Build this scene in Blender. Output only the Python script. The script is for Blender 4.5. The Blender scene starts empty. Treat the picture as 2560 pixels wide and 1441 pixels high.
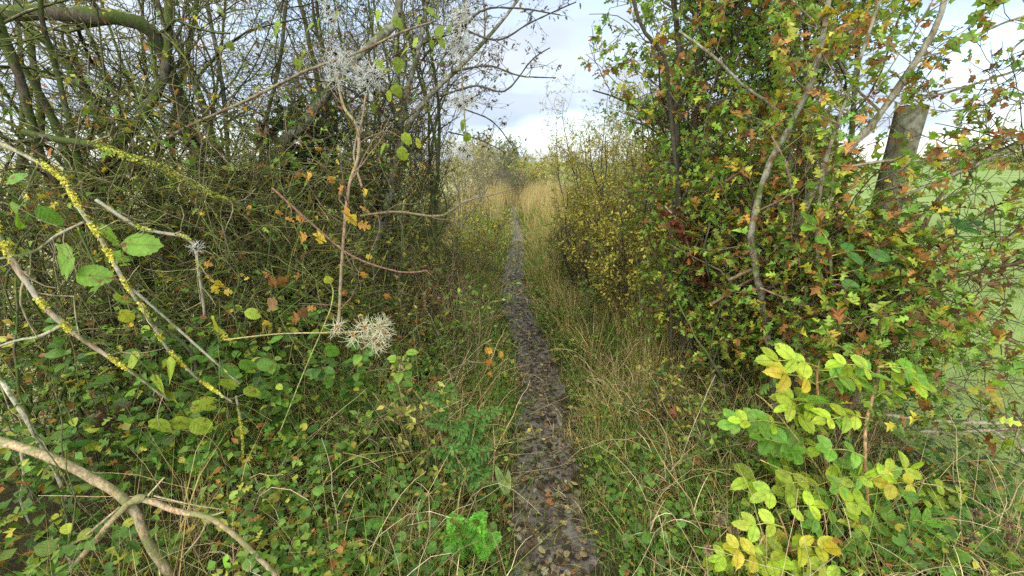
import bpy, math
import numpy as np
from mathutils import Matrix

rng = np.random.default_rng(11)
scene = bpy.context.scene
COL = scene.collection

# ------------------------------------------------------------------ camera
PITCH = math.radians(16.4)
F = 1074.0                      # focal length in photo pixels (2560 wide)
CAMZ = 1.60
cam_d = bpy.data.cameras.new("camera")
cam_d.sensor_width = 36.0
cam_d.lens = 36.0 * F / 2560.0
cam_d.clip_start = 0.05
cam_d.clip_end = 3000
cam = bpy.data.objects.new("camera", cam_d)
COL.objects.link(cam)
cam.location = (0, 0, CAMZ)
cam.rotation_euler = (math.radians(90) - PITCH, 0, 0)
scene.camera = cam

# ------------------------------------------------------------------ world, sun, exposure
SUN_EL, SUN_ROT = math.radians(40), math.radians(204)
world = bpy.data.worlds.new("World")
scene.world = world
world.use_nodes = True
wn, wl = world.node_tree.nodes, world.node_tree.links
wn.clear()
w_out = wn.new("ShaderNodeOutputWorld")
w_bg = wn.new("ShaderNodeBackground")
w_sky = wn.new("ShaderNodeTexSky")
w_sky.sky_type = 'NISHITA'
w_sky.sun_disc = False
w_sky.sun_elevation = SUN_EL
w_sky.sun_rotation = SUN_ROT
w_tc = wn.new("ShaderNodeTexCoord")
w_map = wn.new("ShaderNodeMapping")
w_map.inputs["Scale"].default_value = (1.0, 1.0, 3.2)
w_no = wn.new("ShaderNodeTexNoise")
w_no.inputs["Scale"].default_value = 1.9
w_no.inputs["Detail"].default_value = 5
w_no.inputs["Roughness"].default_value = 0.45
w_rmp = wn.new("ShaderNodeValToRGB")
w_rmp.color_ramp.elements[0].position = 0.30
w_rmp.color_ramp.elements[0].color = (0, 0, 0, 1)
w_rmp.color_ramp.elements[1].position = 0.52
w_rmp.color_ramp.elements[1].color = (1, 1, 1, 1)
w_no2 = wn.new("ShaderNodeTexNoise")
w_no2.inputs["Scale"].default_value = 2.6
w_no2.inputs["Detail"].default_value = 4
w_cl = wn.new("ShaderNodeValToRGB")
w_cl.color_ramp.elements[0].position = 0.35
w_cl.color_ramp.elements[0].color = (1.95, 2.3, 2.85, 1)
w_cl.color_ramp.elements[1].position = 0.62
w_cl.color_ramp.elements[1].color = (2.5, 2.72, 3.0, 1)
w_mix = wn.new("ShaderNodeMixRGB")
wl.new(w_tc.outputs["Generated"], w_map.inputs["Vector"])
wl.new(w_map.outputs["Vector"], w_no.inputs["Vector"])
wl.new(w_map.outputs["Vector"], w_no2.inputs["Vector"])
wl.new(w_no.outputs["Fac"], w_rmp.inputs["Fac"])
wl.new(w_no2.outputs["Fac"], w_cl.inputs["Fac"])
wl.new(w_rmp.outputs["Color"], w_mix.inputs["Fac"])
wl.new(w_sky.outputs["Color"], w_mix.inputs["Color1"])
wl.new(w_cl.outputs["Color"], w_mix.inputs["Color2"])
wl.new(w_mix.outputs["Color"], w_bg.inputs["Color"])
w_bg.inputs["Strength"].default_value = 0.055
wl.new(w_bg.outputs["Background"], w_out.inputs["Surface"])

sun_d = bpy.data.lights.new("sun", 'SUN')
sun_d.energy = 1.5
sun_d.angle = math.radians(120)
sun_d.color = (1.0, 0.94, 0.80)
sun = bpy.data.objects.new("sun", sun_d)
COL.objects.link(sun)
# soft light from behind the camera, a little to the left
_az = math.radians(-24)
_sd = np.array([math.sin(_az) * math.cos(SUN_EL), -math.cos(_az) * math.cos(SUN_EL), math.sin(SUN_EL)])
from mathutils import Vector
sun.rotation_euler = Vector(-_sd).to_track_quat('-Z', 'Y').to_euler()
sun.location = (3, -5, 8)

scene.view_settings.view_transform = 'Standard'
scene.view_settings.look = 'None'
scene.view_settings.exposure = 2.7
scene.view_settings.gamma = 1.0
scene.render.engine = 'CYCLES'
cy = scene.cycles
cy.max_bounces = 6
cy.diffuse_bounces = 4
cy.glossy_bounces = 2
cy.transmission_bounces = 4
cy.transparent_max_bounces = 4
cy.use_denoising = False
cy.caustics_reflective = False
cy.caustics_refractive = False


# ------------------------------------------------------------------ helpers
def srgb(r, g, b):
    c = np.array([r, g, b], float) / 255.0
    return np.where(c <= 0.04045, c / 12.92, ((c + 0.055) / 1.055) ** 2.4)


def P(px, py, Y):
    """photo pixel (2560 wide) at forward distance Y -> world point"""
    dx, dy = (px - 1280.0) / F, (720.5 - py) / F
    d = np.array([dx, math.cos(PITCH) + dy * math.sin(PITCH), -math.sin(PITCH) + dy * math.cos(PITCH)])
    return np.array([0, 0, CAMZ]) + d * (Y / d[1])


def PG(px, py, z=0.0):
    """photo pixel on the level z"""
    dx, dy = (px - 1280.0) / F, (720.5 - py) / F
    d = np.array([dx, math.cos(PITCH) + dy * math.sin(PITCH), -math.sin(PITCH) + dy * math.cos(PITCH)])
    return np.array([0, 0, CAMZ]) + d * ((z - CAMZ) / d[2])


def norm(v):
    v = np.asarray(v, float)
    return v / np.maximum(np.linalg.norm(v, axis=-1, keepdims=True), 1e-9)


def smooth(e0, e1, x):
    t = np.clip((np.asarray(x, float) - e0) / (e1 - e0), 0, 1)
    return t * t * (3 - 2 * t)


def wob(x, y, s=1.0):
    """cheap smooth 2d noise, about -1..1"""
    return (np.sin(1.7 * s * x + 1.3 * s * y + .5) + np.sin(2.9 * s * x - 2.3 * s * y + 1.9)
            + np.sin(-1.1 * s * x + 3.7 * s * y + 4.1) + .6 * np.sin(5.3 * s * x + 4.7 * s * y)) / 3.0


def wob3(p, s=1.0):
    return (np.sin(s * (2.1 * p[:, 0] + 1.3 * p[:, 1] - .7 * p[:, 2]) + .4) + np.sin(s * (-1.2 * p[:, 0] + 2.6 * p[:, 1] + 1.9 * p[:, 2]) + 2)
            + np.sin(s * (.8 * p[:, 0] - 1.7 * p[:, 1] + 3.1 * p[:, 2]) + 4.2)) / 3.0


def catmull(pts, n):
    p = np.asarray(pts, float)
    if len(p) == 2:
        t = np.linspace(0, 1, n)[:, None]
        return p[0] * (1 - t) + p[1] * t
    q = np.vstack([2 * p[0] - p[1], p, 2 * p[-1] - p[-2]])
    seg = np.linalg.norm(np.diff(p, axis=0), axis=1)
    cum = np.concatenate([[0], np.cumsum(seg)]) / seg.sum()
    out = []
    for s in np.linspace(0, 1, n):
        i = min(np.searchsorted(cum, s, side='right') - 1, len(p) - 2)
        t = (s - cum[i]) / max(cum[i + 1] - cum[i], 1e-9)
        a, b, c, d = q[i], q[i + 1], q[i + 2], q[i + 3]
        out.append(.5 * ((2 * b) + (-a + c) * t + (2 * a - 5 * b + 4 * c - d) * t * t + (-a + 3 * b - 3 * c + d) * t ** 3))
    return np.array(out)


class Soup:
    """collects triangles and quads with a colour and a leaf coordinate per vertex"""

    def __init__(s):
        s.v, s.t, s.q, s.c, s.u, s.n = [], [], [], [], [], 0

    def add(s, v, tris=None, quads=None, col=(.5, .5, .5), uv=None):
        v = np.asarray(v, float).reshape(-1, 3)
        c = np.broadcast_to(np.asarray(col, float), (len(v), 3))
        s.v.append(v)
        s.c.append(c)
        s.u.append(np.zeros((len(v), 3)) if uv is None else uv)
        if tris is not None and len(tris):
            s.t.append(np.asarray(tris, int).reshape(-1, 3) + s.n)
        if quads is not None and len(quads):
            s.q.append(np.asarray(quads, int).reshape(-1, 4) + s.n)
        s.n += len(v)

    def inst(s, tpl, pos, M, scale, col):
        """tpl=(verts,tris,uv); pos (n,3), M (n,3,3) columns are axes, scale (n,), col (n,3)"""
        V, T, U = tpl
        n, k = len(pos), len(V)
        if n == 0:
            return
        sc = np.asarray(scale, float)
        v = np.einsum('nij,kj->nki', M, V) * sc[:, None, None] + pos[:, None, :]
        t = T[None] + (np.arange(n) * k)[:, None, None]
        c = np.repeat(np.asarray(col, float), k, axis=0)
        s.add(v.reshape(-1, 3), tris=t.reshape(-1, 3), col=c, uv=np.tile(U, (n, 1)))

    def tubes(s, pts, rad, sides=4, col=(.1, .1, .1), cap=False):
        """pts (n,k,3) rad (n,k) -> tubes"""
        pts = np.asarray(pts, float)
        if pts.ndim == 2:
            pts = pts[None]
        n, k = pts.shape[:2]
        if n == 0:
            return
        rad = np.broadcast_to(np.asarray(rad, float), (n, k))
        tan = norm(np.gradient(pts, axis=1))
        ref = np.where(np.abs(tan[:, :1, 2:3]) > .9, np.array([1., 0, 0]), np.array([0, 0, 1.]))
        ref = np.broadcast_to(ref, tan.shape)
        a = norm(np.cross(tan, ref))
        b = np.cross(tan, a)
        th = np.arange(sides) * 2 * math.pi / sides
        v = pts[:, :, None] + rad[:, :, None, None] * (a[:, :, None] * np.cos(th)[None, None, :, None] + b[:, :, None] * np.sin(th)[None, None, :, None])
        i = np.arange(k - 1)[:, None] * sides
        j = np.arange(sides)[None]
        jn = (j + 1) % sides
        q = np.stack([i + j, i + jn, i + sides + jn, i + sides + j], -1).reshape(-1, 4)
        q = q[None] + (np.arange(n) * k * sides)[:, None, None]
        col = np.asarray(col, float)
        if col.ndim == 2:
            col = np.repeat(col, k * sides, axis=0)
        s.add(v.reshape(-1, 3), quads=q.reshape(-1, 4), col=col)
        if cap:
            base = s.n - n * k * sides
            for m in range(n):
                b0 = base + m * k * sides
                e0 = b0 + (k - 1) * sides
                s.t.append(np.array([[b0, b0 + x + 1, b0 + x] for x in range(1, sides - 1)] + [[e0, e0 + x, e0 + x + 1] for x in range(1, sides - 1)]))

    def mesh(s, name, mat, smooth_shade=True):
        me = bpy.data.meshes.new(name)
        if s.n == 0:
            return me
        v = np.concatenate(s.v)
        c = np.concatenate(s.c)
        u = np.concatenate(s.u)
        t = np.concatenate(s.t) if s.t else np.zeros((0, 3), int)
        q = np.concatenate(s.q) if s.q else np.zeros((0, 4), int)
        me.vertices.add(len(v))
        me.vertices.foreach_set("co", v.astype(np.float32).ravel())
        loops = np.concatenate([t.ravel(), q.ravel()]).astype(np.int32)
        me.loops.add(len(loops))
        me.loops.foreach_set("vertex_index", loops)
        start = np.concatenate([np.arange(len(t)) * 3, len(t) * 3 + np.arange(len(q)) * 4]).astype(np.int32)
        me.polygons.add(len(start))
        me.polygons.foreach_set("loop_start", start)
        me.polygons.foreach_set("use_smooth", np.full(len(start), smooth_shade, bool))
        a = me.attributes.new("Col", 'FLOAT_COLOR', 'POINT')
        a.data.foreach_set("color", np.hstack([c, np.ones((len(c), 1))]).astype(np.float32).ravel())
        a = me.attributes.new("luv", 'FLOAT_VECTOR', 'POINT')
        a.data.foreach_set("vector", u.astype(np.float32).ravel())
        me.update(calc_edges=True)
        me.validate()
        me.materials.append(mat)
        return me

    def obj(s, name, mat, parent=None, kind=None, smooth_shade=True):
        if s.n == 0:
            return None
        o = bpy.data.objects.new(name, s.mesh(name, mat, smooth_shade))
        COL.objects.link(o)
        if parent is not None:
            attach(o, parent)
        if kind:
            o["kind"] = kind
        return o


def world_of(o):
    m = Matrix.Translation(o.location)
    return (world_of(o.parent) @ o.matrix_parent_inverse @ m) if o.parent else m


def attach(o, parent):
    """o was built in world space; keep it there"""
    o.parent = parent
    o.matrix_parent_inverse = world_of(parent).inverted()


def thing(name, label, cat, loc=(0, 0, 0), group=None):
    o = bpy.data.objects.new(name, None)
    o.empty_display_size = .05
    o.location = tuple(float(x) for x in loc)
    COL.objects.link(o)
    return tag(o, label, cat, group)


def tag(o, label, cat, group=None):
    o["label"] = label
    o["category"] = cat
    if group:
        o["group"] = group
    return o


# ------------------------------------------------------------------ materials
def nodes_of(name):
    m = bpy.data.materials.new(name)
    m.use_nodes = True
    n, l = m.node_tree.nodes, m.node_tree.links
    n.clear()
    return m, n, l


def noise(n, l, scale, detail=3, vec=None, rough=.55):
    t = n.new("ShaderNodeTexNoise")
    t.inputs["Scale"].default_value = scale
    t.inputs["Detail"].default_value = detail
    t.inputs["Roughness"].default_value = rough
    if vec is not None:
        l.new(vec, t.inputs["Vector"])
    return t


def ramp(n, l, src, p0, p1, c0=(0, 0, 0), c1=(1, 1, 1)):
    r = n.new("ShaderNodeValToRGB")
    r.color_ramp.elements[0].position = p0
    r.color_ramp.elements[0].color = (*c0, 1)
    r.color_ramp.elements[1].position = p1
    r.color_ramp.elements[1].color = (*c1, 1)
    l.new(src, r.inputs["Fac"])
    return r


def mixc(n, l, fac, a, b, mode='MIX'):
    m = n.new("ShaderNodeMixRGB")
    m.blend_type = mode
    for i, x in (("Fac", fac), ("Color1", a), ("Color2", b)):
        if hasattr(x, "is_output"):
            l.new(x, m.inputs[i])
        elif isinstance(x, (int, float)):
            m.inputs[i].default_value = x
        else:
            m.inputs[i].default_value = (*[float(t) for t in x], 1)
    return m.outputs["Color"]


def math_n(n, l, op, a, b=None, c=None):
    m = n.new("ShaderNodeMath")
    m.operation = op
    for i, x in enumerate((a, b, c)):
        if x is None:
            continue
        if hasattr(x, "is_output"):
            l.new(x, m.inputs[i])
        else:
            m.inputs[i].default_value = x
    return m.outputs[0]


def leaf_mat(name, per_object=False, veins=0.0, blotch=0.0, trans=.32, rough=.5, spec=.35, blotch_col=(.13, .06, .02), vfreq=42.):
    m, n, l = nodes_of(name)
    out = n.new("ShaderNodeOutputMaterial")
    if per_object:
        oi = n.new("ShaderNodeObjectInfo")
        base = oi.outputs["Color"]
        rnd = oi.outputs["Random"]
    else:
        at = n.new("ShaderNodeAttribute")
        at.attribute_name = "Col"
        base = at.outputs["Color"]
        rnd = None
    tc = n.new("ShaderNodeTexCoord")
    uv = n.new("ShaderNodeAttribute")
    uv.attribute_name = "luv"
    sep = n.new("ShaderNodeSeparateXYZ")
    l.new(uv.outputs["Vector"], sep.inputs[0])
    au = math_n(n, l, 'ABSOLUTE', sep.outputs[0])
    # fine mottling
    vec = tc.outputs["Object"]
    if per_object:
        add = n.new("ShaderNodeVectorMath")
        add.operation = 'ADD'
        comb = n.new("ShaderNodeCombineXYZ")
        l.new(math_n(n, l, 'MULTIPLY', rnd, 37.0), comb.inputs[0])
        l.new(math_n(n, l, 'MULTIPLY', rnd, 91.0), comb.inputs[1])
        l.new(vec, add.inputs[0])
        l.new(comb.outputs[0], add.inputs[1])
        vec = add.outputs[0]
    k = 1.0 if not per_object else .06
    no = noise(n, l, 60.0 * k, 3, vec)
    mot = ramp(n, l, no.outputs["Fac"], .3, .7, (.72, .72, .72), (1.25, 1.25, 1.2))
    col = mixc(n, l, 1.0, base, mot.outputs["Color"], 'MULTIPLY')
    col = mixc(n, l, 1.0, col, (1.10, 1.10, .74), 'MULTIPLY')
    bump_src = no.outputs["Fac"]
    if blotch > 0:
        nb = noise(n, l, (34.0 if not per_object else 3.2), 4, vec, .65)
        bm = ramp(n, l, nb.outputs["Fac"], .66 - .3 * blotch, .74 - .3 * blotch)
        col = mixc(n, l, bm.outputs["Color"], col, blotch_col)
    if veins > 0:
        mid = math_n(n, l, 'LESS_THAN', au, .045)
        sv = math_n(n, l, 'SINE', math_n(n, l, 'MULTIPLY', math_n(n, l, 'SUBTRACT', sep.outputs[1], math_n(n, l, 'MULTIPLY', au, .42)), vfreq))
        svm = ramp(n, l, sv, .90, .985)
        vm = math_n(n, l, 'MULTIPLY', math_n(n, l, 'MAXIMUM', mid, math_n(n, l, 'MULTIPLY', svm.outputs["Color"], .75)), veins)
        vc = mixc(n, l, 1.0, col, (.62, .66, .5), 'MULTIPLY')
        col = mixc(n, l, vm, col, vc)
        bump_src = math_n(n, l, 'SUBTRACT', no.outputs["Fac"], math_n(n, l, 'MULTIPLY', math_n(n, l, 'ADD', sv, mid), .5))
    pb = n.new("ShaderNodeBsdfPrincipled")
    l.new(col, pb.inputs["Base Color"])
    pb.inputs["Roughness"].default_value = rough
    pb.inputs["Specular IOR Level"].default_value = spec
    if veins > 0:
        bp = n.new("ShaderNodeBump")
        bp.inputs["Strength"].default_value = .35
        bp.inputs["Distance"].default_value = .0015
        l.new(bump_src, bp.inputs["Height"])
        l.new(bp.outputs["Normal"], pb.inputs["Normal"])
    tr = n.new("ShaderNodeBsdfTranslucent")
    l.new(mixc(n, l, 1.0, col, (1.25, 1.2, .7), 'MULTIPLY'), tr.inputs["Color"])
    mx = n.new("ShaderNodeMixShader")
    mx.inputs["Fac"].default_value = trans
    l.new(pb.outputs[0], mx.inputs[1])
    l.new(tr.outputs[0], mx.inputs[2])
    l.new(mx.outputs[0], out.inputs["Surface"])
    return m


def bark_mat(name, moss=.4, lichen=.2, scale=40., moss_col=(.050, .075, .016), lichen_col=(.34, .34, .045), grey=.0):
    m, n, l = nodes_of(name)
    out = n.new("ShaderNodeOutputMaterial")
    at = n.new("ShaderNodeAttribute")
    at.attribute_name = "Col"
    tc = n.new("ShaderNodeTexCoord")
    mp = n.new("ShaderNodeMapping")
    mp.inputs["Scale"].default_value = (1, 1, .35)
    l.new(tc.outputs["Object"], mp.inputs["Vector"])
    fine = noise(n, l, scale * 3, 4, mp.outputs["Vector"], .65)
    col = mixc(n, l, 1.0, at.outputs["Color"], ramp(n, l, fine.outputs["Fac"], .32, .68, (.42, .40, .38), (1.5, 1.5, 1.45)).outputs["Color"], 'MULTIPLY')
    if grey > 0:
        g = noise(n, l, scale * .9, 4, tc.outputs["Object"])
        col = mixc(n, l, math_n(n, l, 'MULTIPLY', ramp(n, l, g.outputs["Fac"], .45, .6).outputs["Color"], grey), col, (.26, .28, .23))
    ge = n.new("ShaderNodeNewGeometry")
    sep = n.new("ShaderNodeSeparateXYZ")
    l.new(ge.outputs["Normal"], sep.inputs[0])
    big = noise(n, l, scale * .35, 5, tc.outputs["Object"], .6)
    if moss > 0:
        f = math_n(n, l, 'ADD', big.outputs["Fac"], math_n(n, l, 'MULTIPLY', sep.outputs[2], .14))
        col = mixc(n, l, ramp(n, l, f, .66 - .3 * moss, .76 - .3 * moss).outputs["Color"], col, mixc(n, l, fine.outputs["Fac"], [x * .45 for x in moss_col], [x * 1.6 for x in moss_col]))
    if lichen > 0:
        ln = noise(n, l, scale * .6, 4, tc.outputs["Object"], .7)
        f = math_n(n, l, 'ADD', ln.outputs["Fac"], math_n(n, l, 'MULTIPLY', sep.outputs[2], .07))
        col = mixc(n, l, ramp(n, l, f, .72 - .25 * lichen, .77 - .25 * lichen).outputs["Color"], col, mixc(n, l, fine.outputs["Fac"], [x * .6 for x in lichen_col], [x * 1.35 for x in lichen_col]))
    pb = n.new("ShaderNodeBsdfPrincipled")
    l.new(col, pb.inputs["Base Color"])
    pb.inputs["Roughness"].default_value = .85
    pb.inputs["Specular IOR Level"].default_value = .2
    bp = n.new("ShaderNodeBump")
    bp.inputs["Strength"].default_value = .7
    bp.inputs["Distance"].default_value = .006
    l.new(math_n(n, l, 'ADD', fine.outputs["Fac"], big.outputs["Fac"]), bp.inputs["Height"])
    l.new(bp.outputs["Normal"], pb.inputs["Normal"])
    l.new(pb.outputs[0], out.inputs["Surface"])
    return m


def ground_mat(name, c0, c1, c2, s=8., rough=.9, spec=.2, bump=.02, fine=90.):
    m, n, l = nodes_of(name)
    out = n.new("ShaderNodeOutputMaterial")
    tc = n.new("ShaderNodeTexCoord")
    a = noise(n, l, s, 6, tc.outputs["Object"], .6)
    b = noise(n, l, fine, 5, tc.outputs["Object"], .7)
    c = noise(n, l, s * .13, 3, tc.outputs["Object"])
    col = mixc(n, l, ramp(n, l, a.outputs["Fac"], .38, .62).outputs["Color"], c0, c1)
    col = mixc(n, l, ramp(n, l, b.outputs["Fac"], .5, .66).outputs["Color"], col, c2)
    col = mixc(n, l, 1.0, col, ramp(n, l, c.outputs["Fac"], .3, .7, (.75, .75, .75), (1.2, 1.2, 1.2)).outputs["Color"], 'MULTIPLY')
    pb = n.new("ShaderNodeBsdfPrincipled")
    l.new(col, pb.inputs["Base Color"])
    pb.inputs["Specular IOR Level"].default_value = spec
    if rough < .7:
        l.new(ramp(n, l, a.outputs["Fac"], .35, .65, (rough - .12,) * 3, (rough + .2,) * 3).outputs["Color"], pb.inputs["Roughness"])
    else:
        pb.inputs["Roughness"].default_value = rough
    bp = n.new("ShaderNodeBump")
    bp.inputs["Strength"].default_value = .8
    bp.inputs["Distance"].default_value = bump
    l.new(math_n(n, l, 'ADD', a.outputs["Fac"], math_n(n, l, 'MULTIPLY', b.outputs["Fac"], .6)), bp.inputs["Height"])
    l.new(bp.outputs["Normal"], pb.inputs["Normal"])
    l.new(pb.outputs[0], out.inputs["Surface"])
    return m


def plain_mat(name, rough=.6, spec=.3, metal=0., trans=0.):
    m, n, l = nodes_of(name)
    out = n.new("ShaderNodeOutputMaterial")
    at = n.new("ShaderNodeAttribute")
    at.attribute_name = "Col"
    tc = n.new("ShaderNodeTexCoord")
    no = noise(n, l, 120., 3, tc.outputs["Object"])
    col = mixc(n, l, 1., at.outputs["Color"], ramp(n, l, no.outputs["Fac"], .3, .7, (.7, .7, .7), (1.25, 1.25, 1.25)).outputs["Color"], 'MULTIPLY')
    pb = n.new("ShaderNodeBsdfPrincipled")
    l.new(col, pb.inputs["Base Color"])
    pb.inputs["Roughness"].default_value = rough
    pb.inputs["Specular IOR Level"].default_value = spec
    pb.inputs["Metallic"].default_value = metal
    sh = pb.outputs[0]
    if trans:
        tr = n.new("ShaderNodeBsdfTranslucent")
        l.new(col, tr.inputs["Color"])
        mx = n.new("ShaderNodeMixShader")
        mx.inputs["Fac"].default_value = trans
        l.new(sh, mx.inputs[1])
        l.new(tr.outputs[0], mx.inputs[2])
        sh = mx.outputs[0]
    l.new(sh, out.inputs["Surface"])
    return m


M_LEAF = leaf_mat("leaf_mass", False, 0, .30, spec=.2)
M_LEAFO = leaf_mat("leaf_single", True, .6, .32, spec=.22)
M_GLOSSY = leaf_mat("dark_leaf_mass", False, 0, .1, .25, .45, .22)
M_GLOSSYO = leaf_mat("dark_leaf_single", True, .7, .12, .25, .45, .25)
M_ELDERO = leaf_mat("yellow_green_leaflet", True, .9, .12, .35, .5, .35, (.10, .06, .015), 52.)
M_GRASS = leaf_mat("grass_blades", False, 0, 0, .3, .6, .15)
M_STRAW = plain_mat("straw", .7, .2, 0, .15)
M_TWIG = bark_mat("twig_bark", .25, .22, 45.)
M_MOSSTWIG = bark_mat("mossy_twig_bark", .62, .30, 45., (.105, .125, .03), (.36, .36, .07))
M_BARK = bark_mat("mossy_bark", .85, .22, 30., grey=.15)
M_GREYBARK = bark_mat("grey_bark", .4, .18, 30., grey=.55)
M_DEADWOOD = bark_mat("peeling_dead_bark", .42, .0, 45., (.15, .15, .065), grey=.35)
M_LICHEN = plain_mat("lichen", .9, .1)
M_SEED = plain_mat("feathery_seed", .8, .1, 0, .45)
M_MUD = ground_mat("path_mud", (.075, .064, .058), (.14, .122, .112), (.048, .040, .036), 9., .5, .45, .03, 60.)
M_SOIL = ground_mat("verge_soil", (.030, .026, .014), (.048, .046, .018), (.07, .058, .03), 7., .95, .1, .03)
M_FIELD = ground_mat("field_grass", (.125, .195, .045), (.155, .225, .06), (.20, .25, .09), 1.6, .9, .2, .03, 30.)
M_STUBBLE = ground_mat("pale_field", (.27, .25, .12), (.20, .24, .09), (.33, .29, .16), 1.2, .9, .2, .03, 24.)
M_POST = bark_mat("weathered_post", .38, .12, 22., (.07, .075, .03), (.22, .23, .12), grey=.3)
M_WIRE = plain_mat("galvanised_wire", .45, .5, .8)

# ------------------------------------------------------------------ leaf shapes (length 1 along +y, face up +z)
def tpl_from_half(mid, half, fold=.18, droop=.18, curl=0., stalk=.2):
    """mid: y of midrib points; half: outline (x,y) from base to tip, x>0"""
    V, T, U = [], [], []

    def z(x, y):
        return fold * abs(x) - droop * y * y + curl * x * x
    nm = len(mid)
    for y in mid:
        V.append((0, y, z(0, y)))
        U.append((0, y, 0))
    for sgn in (1, -1):
        b = len(V)
        for x, y in half:
            V.append((sgn * x, y, z(x, y)))
            U.append((sgn * x * 2, y, 0))
        i, j = 0, 0
        # zip the midrib strip with the outline strip
        chain = [('m', k) for k in range(nm)]
        hi = list(range(len(half)))
        mi = 0
        for h in range(len(half) - 1):
            while mi < nm - 1 and mid[mi] < half[h][1] - 1e-6 and mi + 1 < nm and abs(mid[mi + 1] - half[h][1]) < abs(mid[mi] - half[h][1]):
                tri = (mi, b + h, mi + 1) if sgn > 0 else (mi, mi + 1, b + h)
                T.append(tri)
                mi += 1
            tri = (mi, b + h, b + h + 1) if sgn > 0 else (mi, b + h + 1, b + h)
            T.append(tri)
        while mi < nm - 1:
            h = len(half) - 1
            tri = (mi, b + h, mi + 1) if sgn > 0 else (mi, mi + 1, b + h)
            T.append(tri)
            mi += 1
    if stalk > 0:
        b = len(V)
        V += [(-.012, -stalk, -.02), (.012, -stalk, -.02), (.012, 0, 0), (-.012, 0, 0)]
        U += [(.01, 0, 0)] * 4
        T += [(b, b + 1, b + 2), (b, b + 2, b + 3)]
    return np.array(V, float), np.array(T, int), np.array(U, float)


def ovate(n, w, peak=.4, serr=0., **k):
    ys = np.linspace(0, 1, n + 1)
    half = []
    for i, y in enumerate(ys):
        if i in (0, n):
            continue
        s = y ** (.55 + peak * .5) * (1 - y) ** (.75)
        half.append([s, y])
    mx = max(h[0] for h in half)
    half = [(h[0] / mx * w, h[1]) for h in half]
    if serr > 0:
        out = []
        for a, b in zip(half, half[1:] + [(0.0, 1.0)]):
            out.append((a[0] * (1 + serr), a[1]))
            out.append((a[0] * .5 + b[0] * .5 - serr * .14 * w / .3, a[1] * .75 + b[1] * .25))
        half = out
    half = half + [(0.004, 1.0)]
    mid = [0.0] + [h[1] for h in half[:-1:(2 if serr else 1)]] + [1.0] if n > 4 else [0., .33, .66, 1.]
    return tpl_from_half(mid, half, **k)


HAW = [(.05, .06), (.36, .26), (.33, .36), (.13, .38), (.40, .60), (.34, .68), (.13, .64), (.20, .86), (.004, 1.0)]
MAP = [(.06, .0), (.34, .06), (.24, .20), (.52, .42), (.46, .52), (.20, .50), (.30, .74), (.20, .80), (.12, .84), (.004, 1.0)]
T_HAW = [tpl_from_half([0., .35, .66, 1.], HAW, .25, .2), tpl_from_half([0., .35, .66, 1.], HAW, .5, .45), tpl_from_half([0., .35, .66, 1.], HAW, -.1, .5)]
T_MAP = [tpl_from_half([0., .35, .66, 1.], MAP, .18, .25, stalk=.45), tpl_from_half([0., .35, .66, 1.], MAP, .42, .5, stalk=.45), tpl_from_half([0., .35, .66, 1.], MAP, -.15, .2, stalk=.45)]
HAWL = [(.34, .20), (.09, .36), (.42, .58), (.11, .64), (.20, .88), (.004, 1.0)]
MAPL = [(.34, .06), (.20, .24), (.50, .46), (.18, .60), (.004, 1.0)]
T_HAWL = [tpl_from_half([0., .5, 1.], HAWL, f, d, stalk=0) for f, d in ((.25, .2), (.5, .45), (-.1, .5))]
T_MAPL = [tpl_from_half([0., .5, 1.], MAPL, f, d, stalk=0) for f, d in ((.18, .25), (.42, .5), (-.15, .2))]
T_CURL = [tpl_from_half([0., .35, .66, 1.], MAP, 1.0, .9, stalk=.45), tpl_from_half([0., .35, .66, 1.], HAW, 1.3, -.6, stalk=.3)]
T_OVA = [ovate(4, .30, fold=.2, droop=.25), ovate(4, .27, fold=.45, droop=.5), ovate(4, .33, fold=.1, droop=.05)]
T_SER = [ovate(8, .31, serr=.06, fold=.16, droop=.25), ovate(8, .27, serr=.06, fold=.35, droop=.45), ovate(8, .33, serr=.05, fold=.08, droop=.1)]
T_BROAD = [ovate(8, .37, .2, serr=.04, fold=.14, droop=.22), ovate(8, .34, .2, serr=.04, fold=.35, droop=.4)]


def round_leaf(n=11, cup=.25):
    V, T, U = [(0, 0, 0)], [], [(0, .5, 0)]
    for i in range(n * 2 - 1):
        a = math.radians(-90 + 22 + (360 - 44) * i / (n * 2 - 2))
        r = .5 * (1.0 if i % 2 else .88)
        V.append((r * math.cos(a), r * math.sin(a) + .08, cup * r * r * 2 - .1 * (i % 2)))
        U.append((math.cos(a), .5 + .5 * math.sin(a), 0))
        if i:
            T.append((0, i, i + 1))
    return np.array(V, float), np.array(T, int), np.array(U, float)


T_ROUND = [round_leaf(9, .3), round_leaf(8, -.15)]
IVY = [(.46, .06), (.26, .28), (.40, .50), (.004, 1.0)]
T_IVY = [tpl_from_half([0., .5, 1.], IVY, .12, .2, stalk=0), tpl_from_half([0., .5, 1.], IVY, .3, .35, stalk=0)]
T_RNDL = [round_leaf(4, .3), round_leaf(4, -.2)]
_mini = (np.array([(0, 0, 0), (.24, .45, .05), (0, 1, -.1), (-.24, .45, .05)], float), np.array([(0, 1, 2), (0, 2, 3)]),
         np.array([(0, 0, 0), (.5, .45, 0), (0, 1, 0), (-.5, .45, 0)], float))
T_MINI = [_mini]
T_OVAL = [(np.array([(0, 0, 0), (w, .42, f), (0, .5, -.06), (-w, .42, f), (0, 1, -d)], float), np.array([(0, 1, 2), (0, 2, 3), (2, 1, 4), (2, 4, 3)]), np.array([(0, 0, 0), (.6, .42, 0), (0, .5, 0), (-.6, .42, 0), (0, 1, 0)], float)) for w, f, d in ((.30, .05, .2), (.27, .14, .45), (.33, -.02, .1))]


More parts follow.
